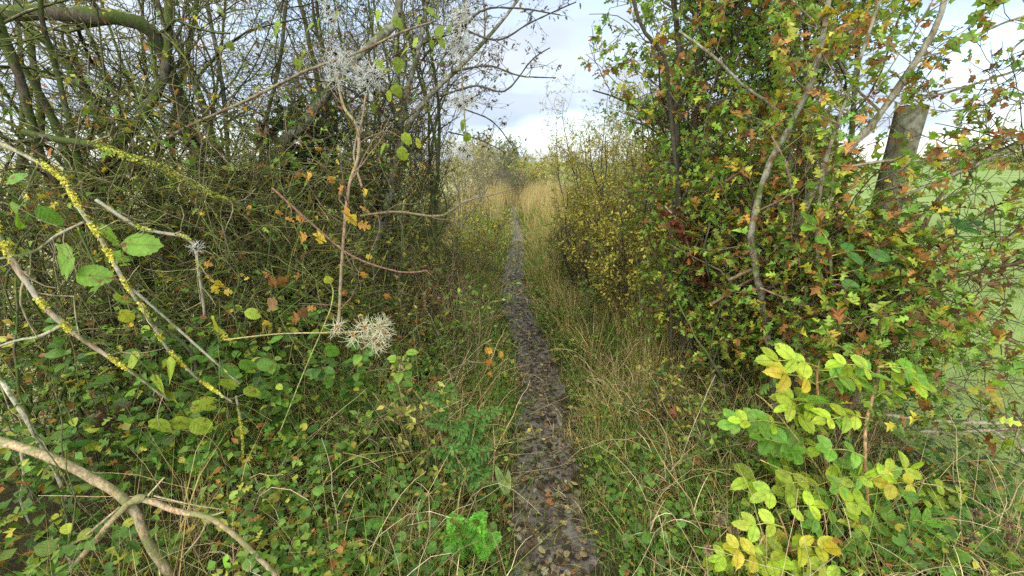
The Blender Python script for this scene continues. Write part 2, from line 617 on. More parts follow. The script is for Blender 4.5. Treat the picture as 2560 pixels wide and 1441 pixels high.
def frames(d, up, roll=None):
    """columns x=across y=along z=face for leaf directions d and wanted face direction up"""
    d = norm(d)
    x = norm(np.cross(d, up))
    z = np.cross(x, d)
    if roll is not None:
        c, s = np.cos(roll)[:, None], np.sin(roll)[:, None]
        x, z = x * c + z * s, z * c - x * s
    return np.stack([x, d, z], axis=-1)


def palette(n, pal, w, jit=.18, hue=.06):
    pal = np.asarray(pal, float)
    w = np.asarray(w, float)
    if w.ndim == 1:
        idx = rng.choice(len(pal), n, p=w / w.sum())
    else:
        cw = np.cumsum(w / w.sum(1, keepdims=True), axis=1)
        idx = (rng.random(n)[:, None] > cw).sum(1).clip(0, len(pal) - 1)
    c = pal[idx] * (1 + jit * rng.normal(size=(n, 1))).clip(.45, 1.7)
    return np.clip(c * (1 + hue * rng.normal(size=(n, 3))), .004, .9), idx


LEAF_OBJ_MESH = {}


def leaf_obj_mesh(tpl, mat):
    key = (id(tpl[0]), mat.name)
    if key not in LEAF_OBJ_MESH:
        s = Soup()
        s.add(tpl[0], tris=tpl[1], uv=tpl[2])
        LEAF_OBJ_MESH[key] = s.mesh("leaf_shape", mat)
    return LEAF_OBJ_MESH[key]


def put_leaf(name, tpl, mat, pos, M, scale, col, parent):
    o = bpy.data.objects.new(name, leaf_obj_mesh(tpl, mat))
    COL.objects.link(o)
    mw = Matrix([[float(M[i, j] * scale) for j in range(3)] + [float(pos[i])] for i in range(3)] + [[0, 0, 0, 1]])
    o.parent = parent
    o.matrix_local = world_of(parent).inverted() @ mw
    o.color = (*[float(c) for c in col], 1)
    return o


def px_of(p):
    """world -> photo pixel and depth"""
    p = np.asarray(p, float)
    q = p - np.array([0, 0, CAMZ])
    dep = q[:, 1] * math.cos(PITCH) - q[:, 2] * math.sin(PITCH)
    up = q[:, 1] * math.sin(PITCH) + q[:, 2] * math.cos(PITCH)
    dd = np.maximum(dep, 1e-3)
    return 1280 + F * q[:, 0] / dd, 720.5 - F * up / dd, dep


N_SINGLE = [0]


def foliage(parent, tpls, pos, M, scale, col, mat_mass, mat_single, singles=200, min_px=15, name="leaf", massname="small_leaves", front=None):
    """the leaves that show largest become objects of their own, the rest one mass"""
    n = len(pos)
    if n == 0:
        return
    pick = rng.integers(0, len(tpls), n)
    x, y, dep = px_of(pos)
    size = np.asarray(scale) * F / np.maximum(dep, .2)
    vis = (dep > .3) & (x > -20) & (x < 2580) & (y > -20) & (y < 1460) & (size > min_px)
    score = np.where(vis, size * (1 + .15 * rng.random(n)), 0)
    if front is not None:
        score = score * front
    order = np.argsort(-score)
    k = min(singles, int((score > 0).sum()))
    one = order[:k]
    rest = np.ones(n, bool)
    rest[one] = False
    for i in one:
        put_leaf(name, tpls[pick[i]], mat_single, pos[i], M[i], scale[i], col[i], parent)
    N_SINGLE[0] += k
    s = Soup()
    for t in range(len(tpls)):
        m = rest & (pick == t)
        s.inst(tpls[t], pos[m], M[m], np.asarray(scale)[m], col[m])
    s.obj(massname, mat_mass, parent, "stuff")


# ------------------------------------------------------------------ growth
def grow(start, d, length, K=6, wig=.25, trop=(0, 0, .1), droop=0.):
    n = len(start)
    pts = np.empty((n, K + 1, 3))
    pts[:, 0] = start
    d = norm(d)
    st = (np.asarray(length, float) / K)[:, None]
    tr = np.asarray(trop, float)
    for k in range(K):
        d = norm(d + wig * rng.normal(size=(n, 3)) + tr + np.array([0, 0, -droop * (k + 1) / K]))
        pts[:, k + 1] = pts[:, k] + d * st
    return pts


def spawn(pts, rad, m, t0=.15, t1=1., ang=(35, 75), bias=(0, 0, 0)):
    """m side shoots per parent; returns start, dir, parent radius, parent index"""
    n, k = pts.shape[:2]
    idx = np.repeat(np.arange(n), m)
    t = (t0 + (t1 - t0) * rng.random(len(idx))) * (k - 1.001)
    i = t.astype(int)
    f = (t - i)[:, None]
    p = pts[idx, i] * (1 - f) + pts[idx, i + 1] * f
    r = rad[idx, i] * (1 - f[:, 0]) + rad[idx, i + 1] * f[:, 0]
    tan = norm(pts[idx, i + 1] - pts[idx, i])
    rnd = rng.normal(size=p.shape)
    perp = norm(rnd - (rnd * tan).sum(1, keepdims=True) * tan)
    a = np.radians(rng.uniform(ang[0], ang[1], len(idx)))[:, None]
    return p, norm(tan * np.cos(a) + perp * np.sin(a) + np.asarray(bias, float)), r, idx


def taper(r0, K, end=.35):
    return np.asarray(r0)[:, None] * np.linspace(1, end, K + 1)[None]


def ground_z(x, y):
    x = np.asarray(x, float)
    y = np.asarray(y, float)
    pc = path_x(y)
    d = x - pc
    z = .22 * smooth(.25, 1.3, -d) * (1 - smooth(2.0, 3.5, -d)) + .10 * smooth(.22, 1.0, d) * (1 - smooth(1.6, 2.6, d))
    z = z + .02 * wob(x, y, 2.) * smooth(.2, .5, np.abs(d)) - .035 * (1 - smooth(.16, .34, np.abs(d)))
    return z


# ------------------------------------------------------------------ path line from the photograph
_pp = [(1385, 1500, 225), (1380, 1441, 218), (1372, 1300, 190), (1364, 1200, 165), (1357, 1100, 145), (1353, 1000, 122), (1346, 920, 104), (1330, 860, 86),
       (1304, 800, 76), (1288, 750, 70), (1281, 700, 58), (1285, 655, 48), (1292, 620, 30), (1296, 590, 22), (1288, 562, 16), (1281, 545, 14), (1287, 520, 10), (1300, 500, 8)]
_pl = np.array([PG(a, b) for a, b, c in _pp])
_pw = np.array([c / F * (p[1] * math.cos(PITCH) + CAMZ * math.sin(PITCH)) for (a, b, c), p in zip(_pp, _pl)])
_py = np.concatenate([[-2.0, 0.5], _pl[:, 1], [60.]])
_px = np.concatenate([[.25, .2], _pl[:, 0], [_pl[-1, 0] + 2.0]])
_pwid = np.concatenate([[.4, .38], _pw, [.35]]).clip(.28, .46)


def path_x(y):
    return np.interp(y, _py, _px)


def path_w(y):
    return np.interp(y, _py, _pwid)


# ------------------------------------------------------------------ setting
def sheet(name, xs, ys, zf, mat):
    X, Y = np.meshgrid(xs, ys)
    Z = zf(X, Y)
    v = np.stack([X, Y, Z], -1).reshape(-1, 3)
    nx, ny = len(xs), len(ys)
    i = np.arange(ny - 1)[:, None] * nx + np.arange(nx - 1)[None]
    q = np.stack([i, i + 1, i + 1 + nx, i + nx], -1).reshape(-1, 4)
    s = Soup()
    s.add(v, quads=q)
    o = s.obj(name, mat)
    o["kind"] = "structure"
    return o


YS = np.concatenate([np.arange(-3, 6, .08), np.arange(6, 16, .2), np.geomspace(16, 900, 40)])
sheet("verge_ground", np.concatenate([np.arange(-2.8, 2.26, .06)]), YS, lambda x, y: ground_z(x, y), M_SOIL)
sheet("grass_field", np.concatenate([np.concatenate([[2.24], np.arange(2.4, 6, .2)]), np.geomspace(6, 900, 36)]), YS,
      lambda x, y: ground_z(np.full_like(x, 2.24), y) * (1 - smooth(2.24, 4, x)) + .03 * wob(x, y, .5) * smooth(2.6, 4, x), M_FIELD)
sheet("stubble_field", -np.concatenate([np.arange(2.8, 6, .2), np.geomspace(6, 900, 36)])[::-1], YS,
      lambda x, y: ground_z(np.full_like(x, -2.8), y) * (1 - smooth(2.8, 4, -x)) + .03 * wob(x, y, .5) * smooth(2.8, 4, -x), M_STUBBLE)

# the trodden path: a strip that follows the hollow, lumpy
yy = np.concatenate([np.arange(-1.5, 5, .035), np.arange(5, 11, .08), np.arange(11, 16.6, .3)])
uu = np.linspace(-1, 1, 25)
Yg, Ug = np.meshgrid(yy, uu, indexing='ij')
edge = 1 + .05 * rng.normal(size=Yg.shape) + .18 * np.sin(Yg * 9.1) * np.sign(Ug) + .12 * np.sin(Yg * 21.7 + 2 * np.sign(Ug)) + .08 * np.sin(Yg * 4.3)
Xg = path_x(Yg) + Ug * path_w(Yg) * .56 * edge
def path_z(x, y):
    return ground_z(x, y) + .012 + .007 * wob(x * 6, y * 6, 1.7) + .005 * wob(x * 17, y * 15, 1.)


Zg = path_z(Xg, Yg) - .030 * Ug ** 6 + .002 * rng.normal(size=Xg.shape)
s = Soup()
nx = len(uu)
i = np.arange(len(yy) - 1)[:, None] * nx + np.arange(nx - 1)[None]
s.add(np.stack([Xg, Yg, Zg], -1), quads=np.stack([i, i + 1, i + 1 + nx, i + nx], -1).reshape(-1, 4))
path = s.obj("path", M_MUD)
path["kind"] = "structure"


# fallen leaves on the path
T_FLAT = [tpl_from_half([0., .35, .66, 1.], MAP, .12, .05, stalk=.3), ovate(4, .3, fold=.1, droop=.06), ovate(4, .36, fold=-.15, droop=-.05), tpl_from_half([0., .35, .66, 1.], HAW, .2, .1)]
LITTER = [(.032, .026, .023), (.075, .057, .046), (.14, .115, .095), (.19, .145, .105), (.28, .26, .18), (.19, .095, .05), (.15, .142, .14)]
LITW = [.3, .26, .2, .06, .045, .025, .11]


def litter(n, y0, y1, pw=1.):
    y = y0 + (y1 - y0) * rng.random(n) ** pw
    x = path_x(y) + path_w(y) * .56 * np.clip(rng.normal(0, .62, n), -1.5, 1.5)
    z = path_z(x, y) + .005 + .008 * rng.random(n)
    d = rng.normal(size=(n, 3)) * np.array([1, 1, .07])
    up = np.array([0, 0, 1.]) + .22 * rng.normal(size=(n, 3))
    col, _ = palette(n, LITTER, LITW, .25)
    return np.stack([x, y, z], 1), frames(d, up), .020 + .026 * rng.random(n), col


p_, m_, s_, c_ = litter(3600, .7, 9, 1.6)
foliage(path, T_FLAT, p_, m_, s_, c_, M_GLOSSY, M_GLOSSYO, 280, 16, "fallen_leaf", "leaf_litter")
# twigs lying on the path
n = 140
y = .8 + 5 * rng.random(n) ** 1.5
x = path_x(y) + path_w(y) * .5 * rng.uniform(-1.2, 1.2, n)
a = rng.uniform(0, 6.28, n)
tw = grow(np.stack([x, y, path_z(x, y) + .012], 1), np.stack([np.cos(a), np.sin(a), 0 * a], 1), rng.uniform(.05, .22, n), 5, .16, (0, 0, 0))
tw[:, :, 2] = ground_z(tw[:, :, 0], tw[:, :, 1]) + .022
s = Soup()
s.tubes(tw, taper(rng.uniform(.0012, .0026, n), 5, .6), 4, palette(n, [(.05, .035, .025), (.12, .09, .06), (.2, .16, .1)], [.5, .3, .2])[0])
s.obj("twig_litter", M_TWIG, path, "stuff")

# ------------------------------------------------------------------ verge grass and low herbs
GREEN = [(.065, .14, .03), (.10, .185, .04), (.17, .235, .055), (.08, .15, .06)]
STRAW = [(.42, .33, .23), (.33, .25, .165), (.50, .42, .32), (.25, .17, .11)]


def blades(s, x, y, z, L, wdt, col, lean=.55, bend=1.1, K=4, az=None):
    n = len(x)
    if az is None:
        az = rng.uniform(0, 2 * math.pi, n)
    l0 = np.abs(rng.normal(0, lean, n))
    bd = np.abs(rng.normal(0, bend, n))
    hd = np.stack([np.cos(az), np.sin(az), 0 * az], 1)
    tw_ = rng.uniform(0, math.pi, n)
    sd = np.stack([np.cos(az + tw_), np.sin(az + tw_), 0 * az], 1)
    pos = np.stack([x, y, z], 1)
    V = np.empty((n, 2 * K + 1, 3))
    for k in range(K + 1):
        f = k / K
        w = wdt * (1 - f ** 2 * .95)
        if k < K:
            V[:, 2 * k] = pos - sd * w[:, None] * .5
            V[:, 2 * k + 1] = pos + sd * w[:, None] * .5
        else:
            V[:, 2 * K] = pos
        th = (l0 + bd * (f ** 1.2))
        step = hd * np.sin(th)[:, None] + np.array([0, 0, 1.]) * np.cos(th)[:, None]
        pos = pos + step * (L / K)[:, None]
    T = []
    for k in range(K - 1):
        T += [(2 * k, 2 * k + 1, 2 * k + 3), (2 * k, 2 * k + 3, 2 * k + 2)]
    T.append((2 * K - 2, 2 * K - 1, 2 * K))
    T = np.array(T)
    t = T[None] + (np.arange(n) * (2 * K + 1))[:, None, None]
    s.add(V.reshape(-1, 3), tris=t.reshape(-1, 3), col=np.repeat(col, 2 * K + 1, axis=0))


def verge_pts(n, side, y0, y1, d0, d1, pw=1., dpw=1.):
    y = y0 + (y1 - y0) * rng.random(n) ** pw
    d = d0 + (d1 - d0) * rng.random(n) ** dpw
    x = path_x(y) + side * (path_w(y) * .5 + d)
    return x, y, d


def grass(name, label, side, spec, mat=M_GRASS):
    s = Soup()
    for (n, y0, y1, d0, d1, pw, L0, L1, w0, w1, gfrac, lean) in spec:
        # tussocks: most blades spread out of shared centres
        per = 26
        m = n // per
        cx, cyy, cd = verge_pts(m, side, y0, y1, d0, d1, pw)
        size = rng.uniform(.35, 1.35, m)
        dry = rng.random(m)
        idx = np.repeat(np.arange(m), per)
        n = len(idx)
        loose = rng.random(n) < .3
        off = rng.normal(size=(n, 2)) * np.where(loose, .11, .028)[:, None] * (1 + .08 * cyy[idx])[:, None]
        x, y, d = cx[idx] + off[:, 0], cyy[idx] + off[:, 1], np.abs(cd[idx])
        az = np.arctan2(off[:, 1], off[:, 0]) + .5 * rng.normal(size=n)
        L = (L0 + (L1 - L0) * rng.random(n)) * (.45 + .55 * smooth(0, .3, d)) * np.where(loose, 1., size[idx])
        g = dry[idx] * .75 + .25 * rng.random(n) < gfrac + .25 * wob(x, y, 2.3)
        col = np.where(g[:, None], palette(n, GREEN, [.3, .35, .2, .15])[0], palette(n, STRAW, [.4, .3, .15, .15])[0])
        blades(s, x, y, ground_z(x, y) - .01, L, rng.uniform(w0, w1, n), col, lean, K=3 if y0 < 6 else 2, az=az)
    o = s.obj(name, mat)
    o["kind"] = "stuff"
    tag(o, label, "grass")
    return o


#        n     y0   y1   d0   d1  pw   L0   L1   w0    w1   green lean
grass("verge_grass", "mixed green and straw coloured grass along the left edge of the path", -1,
      [(9000, .7, 3.0, -.01, .6, 1., .10, .34, .0016, .0036, .62, .75),
       (3500, .7, 3.0, .35, 1.4, 1., .25, .6, .0016, .0034, .5, .5),
       (7000, 3., 7.0, .03, .8, 1., .10, .36, .003, .006, .6, .55),
       (8000, 7., 15., .06, 1.0, 1., .15, .45, .006, .012, .55, .5)])
grass("verge_grass", "mixed green and straw coloured grass along the right edge of the path", 1,
      [(10000, .7, 3.0, -.01, .65, 1., .10, .32, .0016, .0036, .52, .8),
       (5000, .7, 3.2, .45, 1.7, 1., .2, .5, .0016, .0034, .42, .6),
       (7000, 3., 7.0, .03, .9, 1., .12, .42, .003, .006, .52, .55),
       (8000, 7., 15., .06, 1.1, 1., .15, .5, .006, .012, .45, .5)])
# straw bank on the right under the blackthorn, and the brown patch farther up
s = Soup()
for n, y0, y1, d0, d1, L0, L1, w in ((6000, 3.6, 8., .35, 1.9, .25, .6, .005), (4000, 8, 12, .4, 2.2, .3, .6, .008), (2500, 2.6, 4.2, .5, 1.3, .3, .6, .004)):
    x, y, d = verge_pts(n, 1, y0, y1, d0, d1)
    L = (L0 + (L1 - L0) * rng.random(n)) * (.5 + .5 * smooth(.3, .8, d))
    blades(s, x, y, ground_z(x, y), L, rng.uniform(.6, 1.2, n) * w, palette(n, STRAW + [(.22, .25, .07)], [.35, .2, .15, .06, .3])[0], .28, .55, 3)
o = s.obj("dry_grass", M_GRASS)
o["kind"] = "stuff"
tag(o, "tall straw coloured dry grass on the right bank below the thorn bushes", "grass")
s = Soup()
for n, y0, y1, x0, x1, L0, L1, w in ((6000, 11.5, 21., .15, 3.2, .45, .85, .011), (2500, 10.5, 20., -1.5, -.35, .5, .9, .010), (900, 16., 21., .0001, .01, .4, .8, .010)):
    x, y, d = verge_pts(n, 1 if x0 > 0 else -1, y0, y1, (x0 if x0 > .01 else -.45) if x0 > 0 else .25, (x1 if x0 > .01 else .1) if x0 > 0 else 1.4)
    L = L0 + (L1 - L0) * rng.random(n)
    blades(s, x, y, ground_z(x, y), L, rng.uniform(.6, 1.2, n) * w, palette(n, [(.35, .26, .20), (.41, .32, .25), (.22, .24, .09), (.45, .37, .29)], [.36, .26, .28, .1])[0], .16, .35, 2)
o = s.obj("reddish_grass", M_GRASS)
o["kind"] = "stuff"
tag(o, "reddish brown standing grass where the path disappears", "grass")

# creeping leaves under the grass
HERB = [(.045, .105, .022), (.075, .15, .03), (.12, .19, .04), (.055, .105, .035), (.24, .24, .05), (.20, .10, .035)]


def herb_cover(name, label, side, spec):
    s = Soup()
    for n, y0, y1, d0, d1, h0, h1, sz, tp in spec:
        x, y, d = verge_pts(n, side, y0, y1, d0, d1)
        k = wob(x, y, 4.3) + .5 * wob(y, x, 9.) + 1.3 * rng.random(n) > .15
        x, y, d = x[k], y[k], d[k]
        n = len(x)
        h = (h0 + (h1 - h0) * smooth(d0, d1, d)) * (.8 + .5 * wob(x, y, 3.6)).clip(.15, 1.6)
        z = ground_z(x, y) + h * rng.random(n) ** .45 + .012
        dd = rng.normal(size=(n, 3)) * np.array([1, 1, .45])
        up = np.array([0, -.15, 1.]) + .55 * rng.normal(size=(n, 3))
        w = np.array([[.26, .28, .18, .08, .11, .09]]) * np.ones((n, 1))
        w[:, 2] *= (1 + wob(x, y, 1.9)).clip(.1, 3)
        w[:, 4] *= (1 + 1.5 * wob(y, x, 1.3)).clip(.1, 3)
        col, _ = palette(n, HERB, w, .22)
        pk = rng.integers(0, len(tp), n)
        for t in range(len(tp)):
            m = pk == t
            s.inst(tp[t], np.stack([x, y, z], 1)[m], frames(dd, up)[m], (sz * rng.uniform(.6, 1.3, n))[m], col[m])
    o = s.obj(name, M_GLOSSY)
    o["kind"] = "stuff"
    tag(o, label, "ground cover")


herb_cover("herb_cover", "low creeping green leaves under the grass left of the path", -1,
           [(4500, .75, 3.2, .0, .75, .03, .34, .020, T_RNDL + T_OVAL), (3200, .75, 3.0, .05, .9, .06, .40, .038, T_ROUND[1:] + T_RNDL + T_OVAL), (12000, .45, 3.4, .5, 2.3, .3, .72, .035, T_OVAL + T_HAWL[:2]), (6000, 3.2, 8, .0, .8, .03, .26, .04, T_OVAL), (3500, 8, 15, .0, 1.0, .05, .2, .08, T_MINI)])
herb_cover("herb_cover", "low creeping green leaves under the grass right of the path", 1,
           [(5000, .75, 3.2, .02, .9, .03, .22, .020, T_RNDL + T_OVAL), (2800, .75, 3.0, .1, 1.1, .05, .28, .036, T_ROUND[1:] + T_RNDL + T_OVAL), (9000, .75, 3.4, .6, 2.2, .14, .5, .030, T_OVAL + T_RNDL + T_HAWL[:1]), (6000, 3.2, 8, .0, .8, .03, .24, .04, T_OVAL), (3500, 8, 15, .0, 1.0, .05, .2, .08, T_MINI)])
print("ground", N_SINGLE)
#@@PART2
# ------------------------------------------------------------------ hedges
def line(pts, Y, w, n=14, rough=.0):
    """photo polyline with forward distances and widths in photo pixels -> stem points and radii"""
    k = len(pts)
    Ys = np.interp(np.linspace(0, 1, k), np.linspace(0, 1, len(np.atleast_1d(Y))), np.atleast_1d(Y))
    ws = np.interp(np.linspace(0, 1, k), np.linspace(0, 1, len(np.atleast_1d(w))), np.atleast_1d(w))
    P3 = np.array([P(a, b, yy_) for (a, b), yy_ in zip(pts, Ys)])
    out = catmull(P3, n)
    _, _, dep = px_of(out)
    seg = np.linalg.norm(np.diff(P3, axis=0), axis=1)
    cum = np.concatenate([[0], np.cumsum(seg)]) / seg.sum()
    wi = np.interp(np.linspace(0, 1, n), cum, ws)
    r = wi * .5 / F * dep
    if rough:
        out = out + rough * rng.normal(size=out.shape)
    return out, r


def rooted(st, x, y, n=14):
    """carry a stem on down to the ground at x, y (stem is listed from the bottom up)"""
    pts, r = st
    z = float(ground_z(x, y)) - .05
    q = np.vstack([[x, y, z], (np.array([x, y, z]) * .45 + pts[0] * .55) + np.array([.03, .02, 0]), pts])
    rr = np.concatenate([[r[0] * 1.35, r[0] * 1.1], r])
    o = catmull(q, n)
    return o, np.interp(np.linspace(0, 1, n), np.linspace(0, 1, len(rr)), rr)


def auto_stems(n, x, y, H, spread, r0, lean=(0, 0), wig=.12, z0=None, base_r=.08, keep=None):
    N = n
    if keep is not None:
        n = 4 * n
    a = rng.uniform(0, 6.28, n)
    st = np.stack([x + base_r * np.cos(a), y + base_r * np.sin(a), 0 * a], 1)
    st[:, 2] = ground_z(st[:, 0], st[:, 1]) - .03 if z0 is None else z0
    d = np.stack([spread * np.cos(a) + lean[0], spread * np.sin(a) + lean[1], np.ones(n)], 1)
    g = grow(st, d, H * rng.uniform(.8, 1.15, n), 13, wig, (0, 0, .06))
    rr = taper(r0 * rng.uniform(.6, 1.2, n), 13, .3)
    out = [(g[i], rr[i]) for i in range(n)]
    if keep is not None:
        ok = [q for q in out if keep(q[0][q[0][:, 2] > .45]).all()]
        if len(ok) < N:
            ok += [(q[0][:5], q[1][:5]) for q in out if not any(q[0] is o[0] for o in ok)][:max(0, 4 - len(ok))]
        out = ok[:N]
    return out


def shrub(parent, stems, m=(9, 6, 3), lens=((.5, 1.), (.25, .55), (.1, .25)), keep=None, twig_col=((.055, .045, .032), (.04, .035, .025), (.085, .085, .055)),
          limb_col=(.06, .05, .038), mat_limb=None, mat_twig=None, leaf=None, trop=(0, 0, .05), ang=(30, 75), rmin=.0021, wig=.22, limb_name="limb", rr=(.45, .5, .5), t0=.15, bias=(0, 0, 0), rcap=.011):
    mat_limb = mat_limb or M_BARK
    mat_twig = mat_twig or M_TWIG
    S, R = [], []
    for pts, r in stems:
        p = catmull(pts, 14) if len(pts) != 14 else pts
        r = np.interp(np.linspace(0, 1, 14), np.linspace(0, 1, len(r)), r)
        # knobbly outline
        p2 = catmull(p, 34)
        r2 = np.interp(np.linspace(0, 1, 34), np.linspace(0, 1, 14), r) * (1 + .10 * rng.normal(size=34)).clip(.75, 1.35)
        p2 = p2 + rng.normal(size=p2.shape) * r2[:, None] * .12
        s = Soup()
        s.tubes(p2[None], r2[None], 7, np.asarray(limb_col) * rng.uniform(.8, 1.25), cap=True)
        s.obj(limb_name, mat_limb, parent)
        S.append(p)
        R.append(r)
    S, R = np.array(S), np.array(R)
    tw = Soup()
    lv = [(S, R)]
    for li, (mm, (l0, l1), K, sides) in enumerate(zip(m, lens, (6, 4, 2), (3, 3, 3))):
        pts, rad = lv[-1]
        if len(pts) == 0:
            break
        st, d, r, idx = spawn(pts, rad, mm, t0 if li == 0 else .1, 1., ang, bias)
        g = grow(st, d, rng.uniform(l0, l1, len(st)), K, wig, trop)
        r0 = np.clip(r * rr[li], rmin, rcap if li == 0 else rcap * .45)
        if keep is not None:
            k = keep(g[:, -1]) & keep(g[:, K // 2])
            g, r0 = g[k], r0[k]
        rad = taper(r0, K, .45)
        col, _ = palette(len(g), twig_col, np.ones(len(twig_col)), .2, .03)
        tw.tubes(g, rad, sides, col)
        lv.append((g, rad))
    tw.obj("twigs", mat_twig, parent, "stuff")
    if leaf:
        pts = lv[-1][0]
        if leaf.get("levels", 1) > 1:
            pass
        p, d, _, _ = spawn(pts, lv[-1][1], leaf["n"], .1, 1., (35, 95))
        n = len(p)
        size = leaf["size"] * rng.uniform(.6, 1.25, n)
        d = norm(d + np.array([0, 0, leaf.get("lift", 0.)]))
        up = np.array([0, 0, 1.]) + leaf.get("tilt", .6) * rng.normal(size=(n, 3))
        M = frames(d, up)
        pos = p + d * (size * leaf.get("stalk", .25))[:, None]
        if leaf.get("keep") is not None:
            k = leaf["keep"](pos)
            pos, M, size = pos[k], M[k], size[k]
        if leaf.get("max") and len(pos) > leaf["max"]:
            k = rng.permutation(len(pos))[:leaf["max"]]
            pos, M, size = pos[k], M[k], size[k]
        w = leaf["weights"](pos)
        col, ix = palette(len(pos), leaf["pal"], w, leaf.get("jit", .2))
        foliage(parent, leaf["tpls"], pos, M, size, col, leaf.get("mass", M_LEAF), leaf.get("single", M_LEAFO), leaf.get("singles", 200), leaf.get("min_px", 14))
    return lv


def cam_clear(p, r=1.0):
    return np.linalg.norm(p - np.array([0, 0, CAMZ]), axis=1) > r


def keep_left(p):
    y, z = p[:, 1], p[:, 2]
    lim = np.interp(y, [1, 2, 3, 4.5, 7], [-.95, -.8, -.55, -.5, -.9]) + .38 * smooth(1.8, 2.6, z) * smooth(2.4, 3.4, y) + .06 * wob(y, z, 4.)
    return (p[:, 0] < lim) & cam_clear(p, 1.25) & (z > .1)


def keep_right(p):
    y, z = p[:, 1], p[:, 2]
    lim = np.interp(y, [1, 1.8, 2.7, 4], [1.25, 1.05, .80, .9]) - .42 * smooth(1.7, 2.15, z) * smooth(2.0, 2.6, y) + .07 * wob(y, z, 4.)
    return (p[:, 0] > lim) & cam_clear(p, 1.2) & (z > .12)


# colours of the autumn leaves
AUT = [(.10, .20, .045), (.15, .25, .05), (.23, .27, .05), (.34, .30, .05), (.17, .085, .035), (.28, .14, .06), (.10, .05, .028)]


def w_leftleaf(p):
    n = len(p)
    w = np.array([[.16, .22, .22, .10, .14, .05, .14]]) * np.ones((n, 1))
    w[:, 0] *= np.where(p[:, 2] < 1.1, 2.5, .6)
    return w


def w_maple(p):
    n = len(p)
    k = wob3(p, 3.2)
    w = np.array([[.46, .30, .12, .035, .09, .04, .02]]) * np.ones((n, 1))
    w[:, 0:2] *= (1.1 + .9 * k).clip(.15, 3)[:, None]
    w[:, 4] *= (1 - 1.1 * k).clip(.1, 3)
    w[:, 2:4] *= (1 + .9 * wob3(p, 5.1)).clip(.15, 3)[:, None]
    return w


def w_orange(p):
    n = len(p)
    k = wob3(p, 3.)
    w = np.array([[.34, .27, .15, .06, .12, .15, .05]]) * np.ones((n, 1))
    w[:, 0:2] *= (1 + .9 * k).clip(.1, 3)[:, None]
    hi = smooth(1.0, 1.5, p[:, 2])[:, None]
    w[:, 5:6] *= .35 + .9 * hi
    w[:, 4:5] *= 1.5 - .8 * hi
    w[:, 6:7] *= 1.6 - 1.1 * hi
    return w


GL = "thorn trees of the left hedge"
lf = dict(tpls=T_HAWL, size=.028, n=1, pal=AUT, weights=w_leftleaf, singles=150, min_px=12, tilt=.9)

# 1 far-left tree
t = thing("hawthorn_tree", "nearest hawthorn at the left edge with a yellow-brown lichened stem", "tree", (-2.25, 1.95, .15), GL)
st = [rooted(line([(190, 560), (100, 380), (68, 260), (40, 170), (0, 70), (-60, -60)], [2.0, 1.9, 1.8], [24, 22, 20]), -2.1, 2.05),
      rooted(line([(200, 500), (150, 340), (112, 260), (62, 175), (0, 90)], [2.2, 2.2, 2.1], [22, 20, 16]), -2.15, 2.2),
      rooted(line([(230, 560), (160, 250), (138, 165), (110, 90), (98, -60)], [2.0, 2.0, 1.9], [16, 14, 10]), -2.0, 2.1)]
shrub(t, st, (11, 6, 4), keep=keep_left, mat_twig=M_MOSSTWIG, leaf=dict(lf, max=450), trop=(0, 0, .03))
# 2 dark leaning stems
t = thing("hawthorn_tree", "hawthorn with dark mossy stems leaning left in the left hedge", "tree", (-2.2, 2.6, .2), GL)
st = [rooted(line([(420, 620), (370, 470), (310, 370), (262, 300), (215, 222), (150, 140), (60, 60)], [2.7, 2.6, 2.5], [24, 21, 17]), -2.1, 2.75),
      rooted(line([(300, 560), (230, 450), (292, 370), (352, 300), (405, 200), (420, 120), (424, -60)], [2.4, 2.3, 2.4], [24, 23, 20]), -2.25, 2.45),
      rooted(line([(330, 640), (300, 480), (240, 300), (180, 120), (140, -60)], [2.9, 3., 3.0], [16, 13, 9]), -2.4, 2.95)]
shrub(t, st, (11, 6, 4), keep=keep_left, mat_twig=M_MOSSTWIG, leaf=dict(lf, max=450), trop=(0, 0, .03))
# 3 the big arched limb
t = thing("hawthorn_tree", "hawthorn with a thick black limb arching over the top left corner", "tree", (-1.95, 2.7, .2), GL)
st = [rooted(line([(516, 640), (515, 560), (502, 430), (470, 310), (432, 205), (398, 110), (345, 50), (240, 42), (110, 35), (-80, 28)], [2.7, 2.6, 2.3, 2.1], [34, 31, 30, 32, 34]), -1.98, 2.75),
      rooted(line([(470, 560), (430, 380), (440, 250), (480, 90), (495, -60)], [2.8, 2.8, 2.9], [15, 13, 9]), -1.95, 2.85)]
shrub(t, st, (12, 7, 4), keep=keep_left, mat_twig=M_MOSSTWIG, leaf=dict(lf, max=550))
# 4 grey stems
t = thing("hawthorn_tree", "hawthorn with smooth grey stems rising behind the black limb", "tree", (-1.9, 3.0, .2), GL)
st = [rooted(line([(600, 560), (572, 470), (548, 400), (522, 310), (490, 220), (455, 130), (385, 0), (360, -70)], [3.0, 2.95, 2.9], [24, 19, 15]), -1.9, 3.1),
      rooted(line([(585, 560), (570, 400), (560, 250), (545, 150), (520, 20), (510, -70)], [3.1, 3., 3.], [14, 11, 9]), -1.85, 3.15),
      rooted(line([(640, 560), (660, 330), (700, 150), (720, -60)], [3.3, 3.4, 3.4], [14, 11, 8]), -1.8, 3.35)]
shrub(t, st, (12, 7, 4), keep=keep_left, mat_twig=M_MOSSTWIG, leaf=dict(lf, max=550), mat_limb=M_GREYBARK, limb_col=(.075, .075, .05))
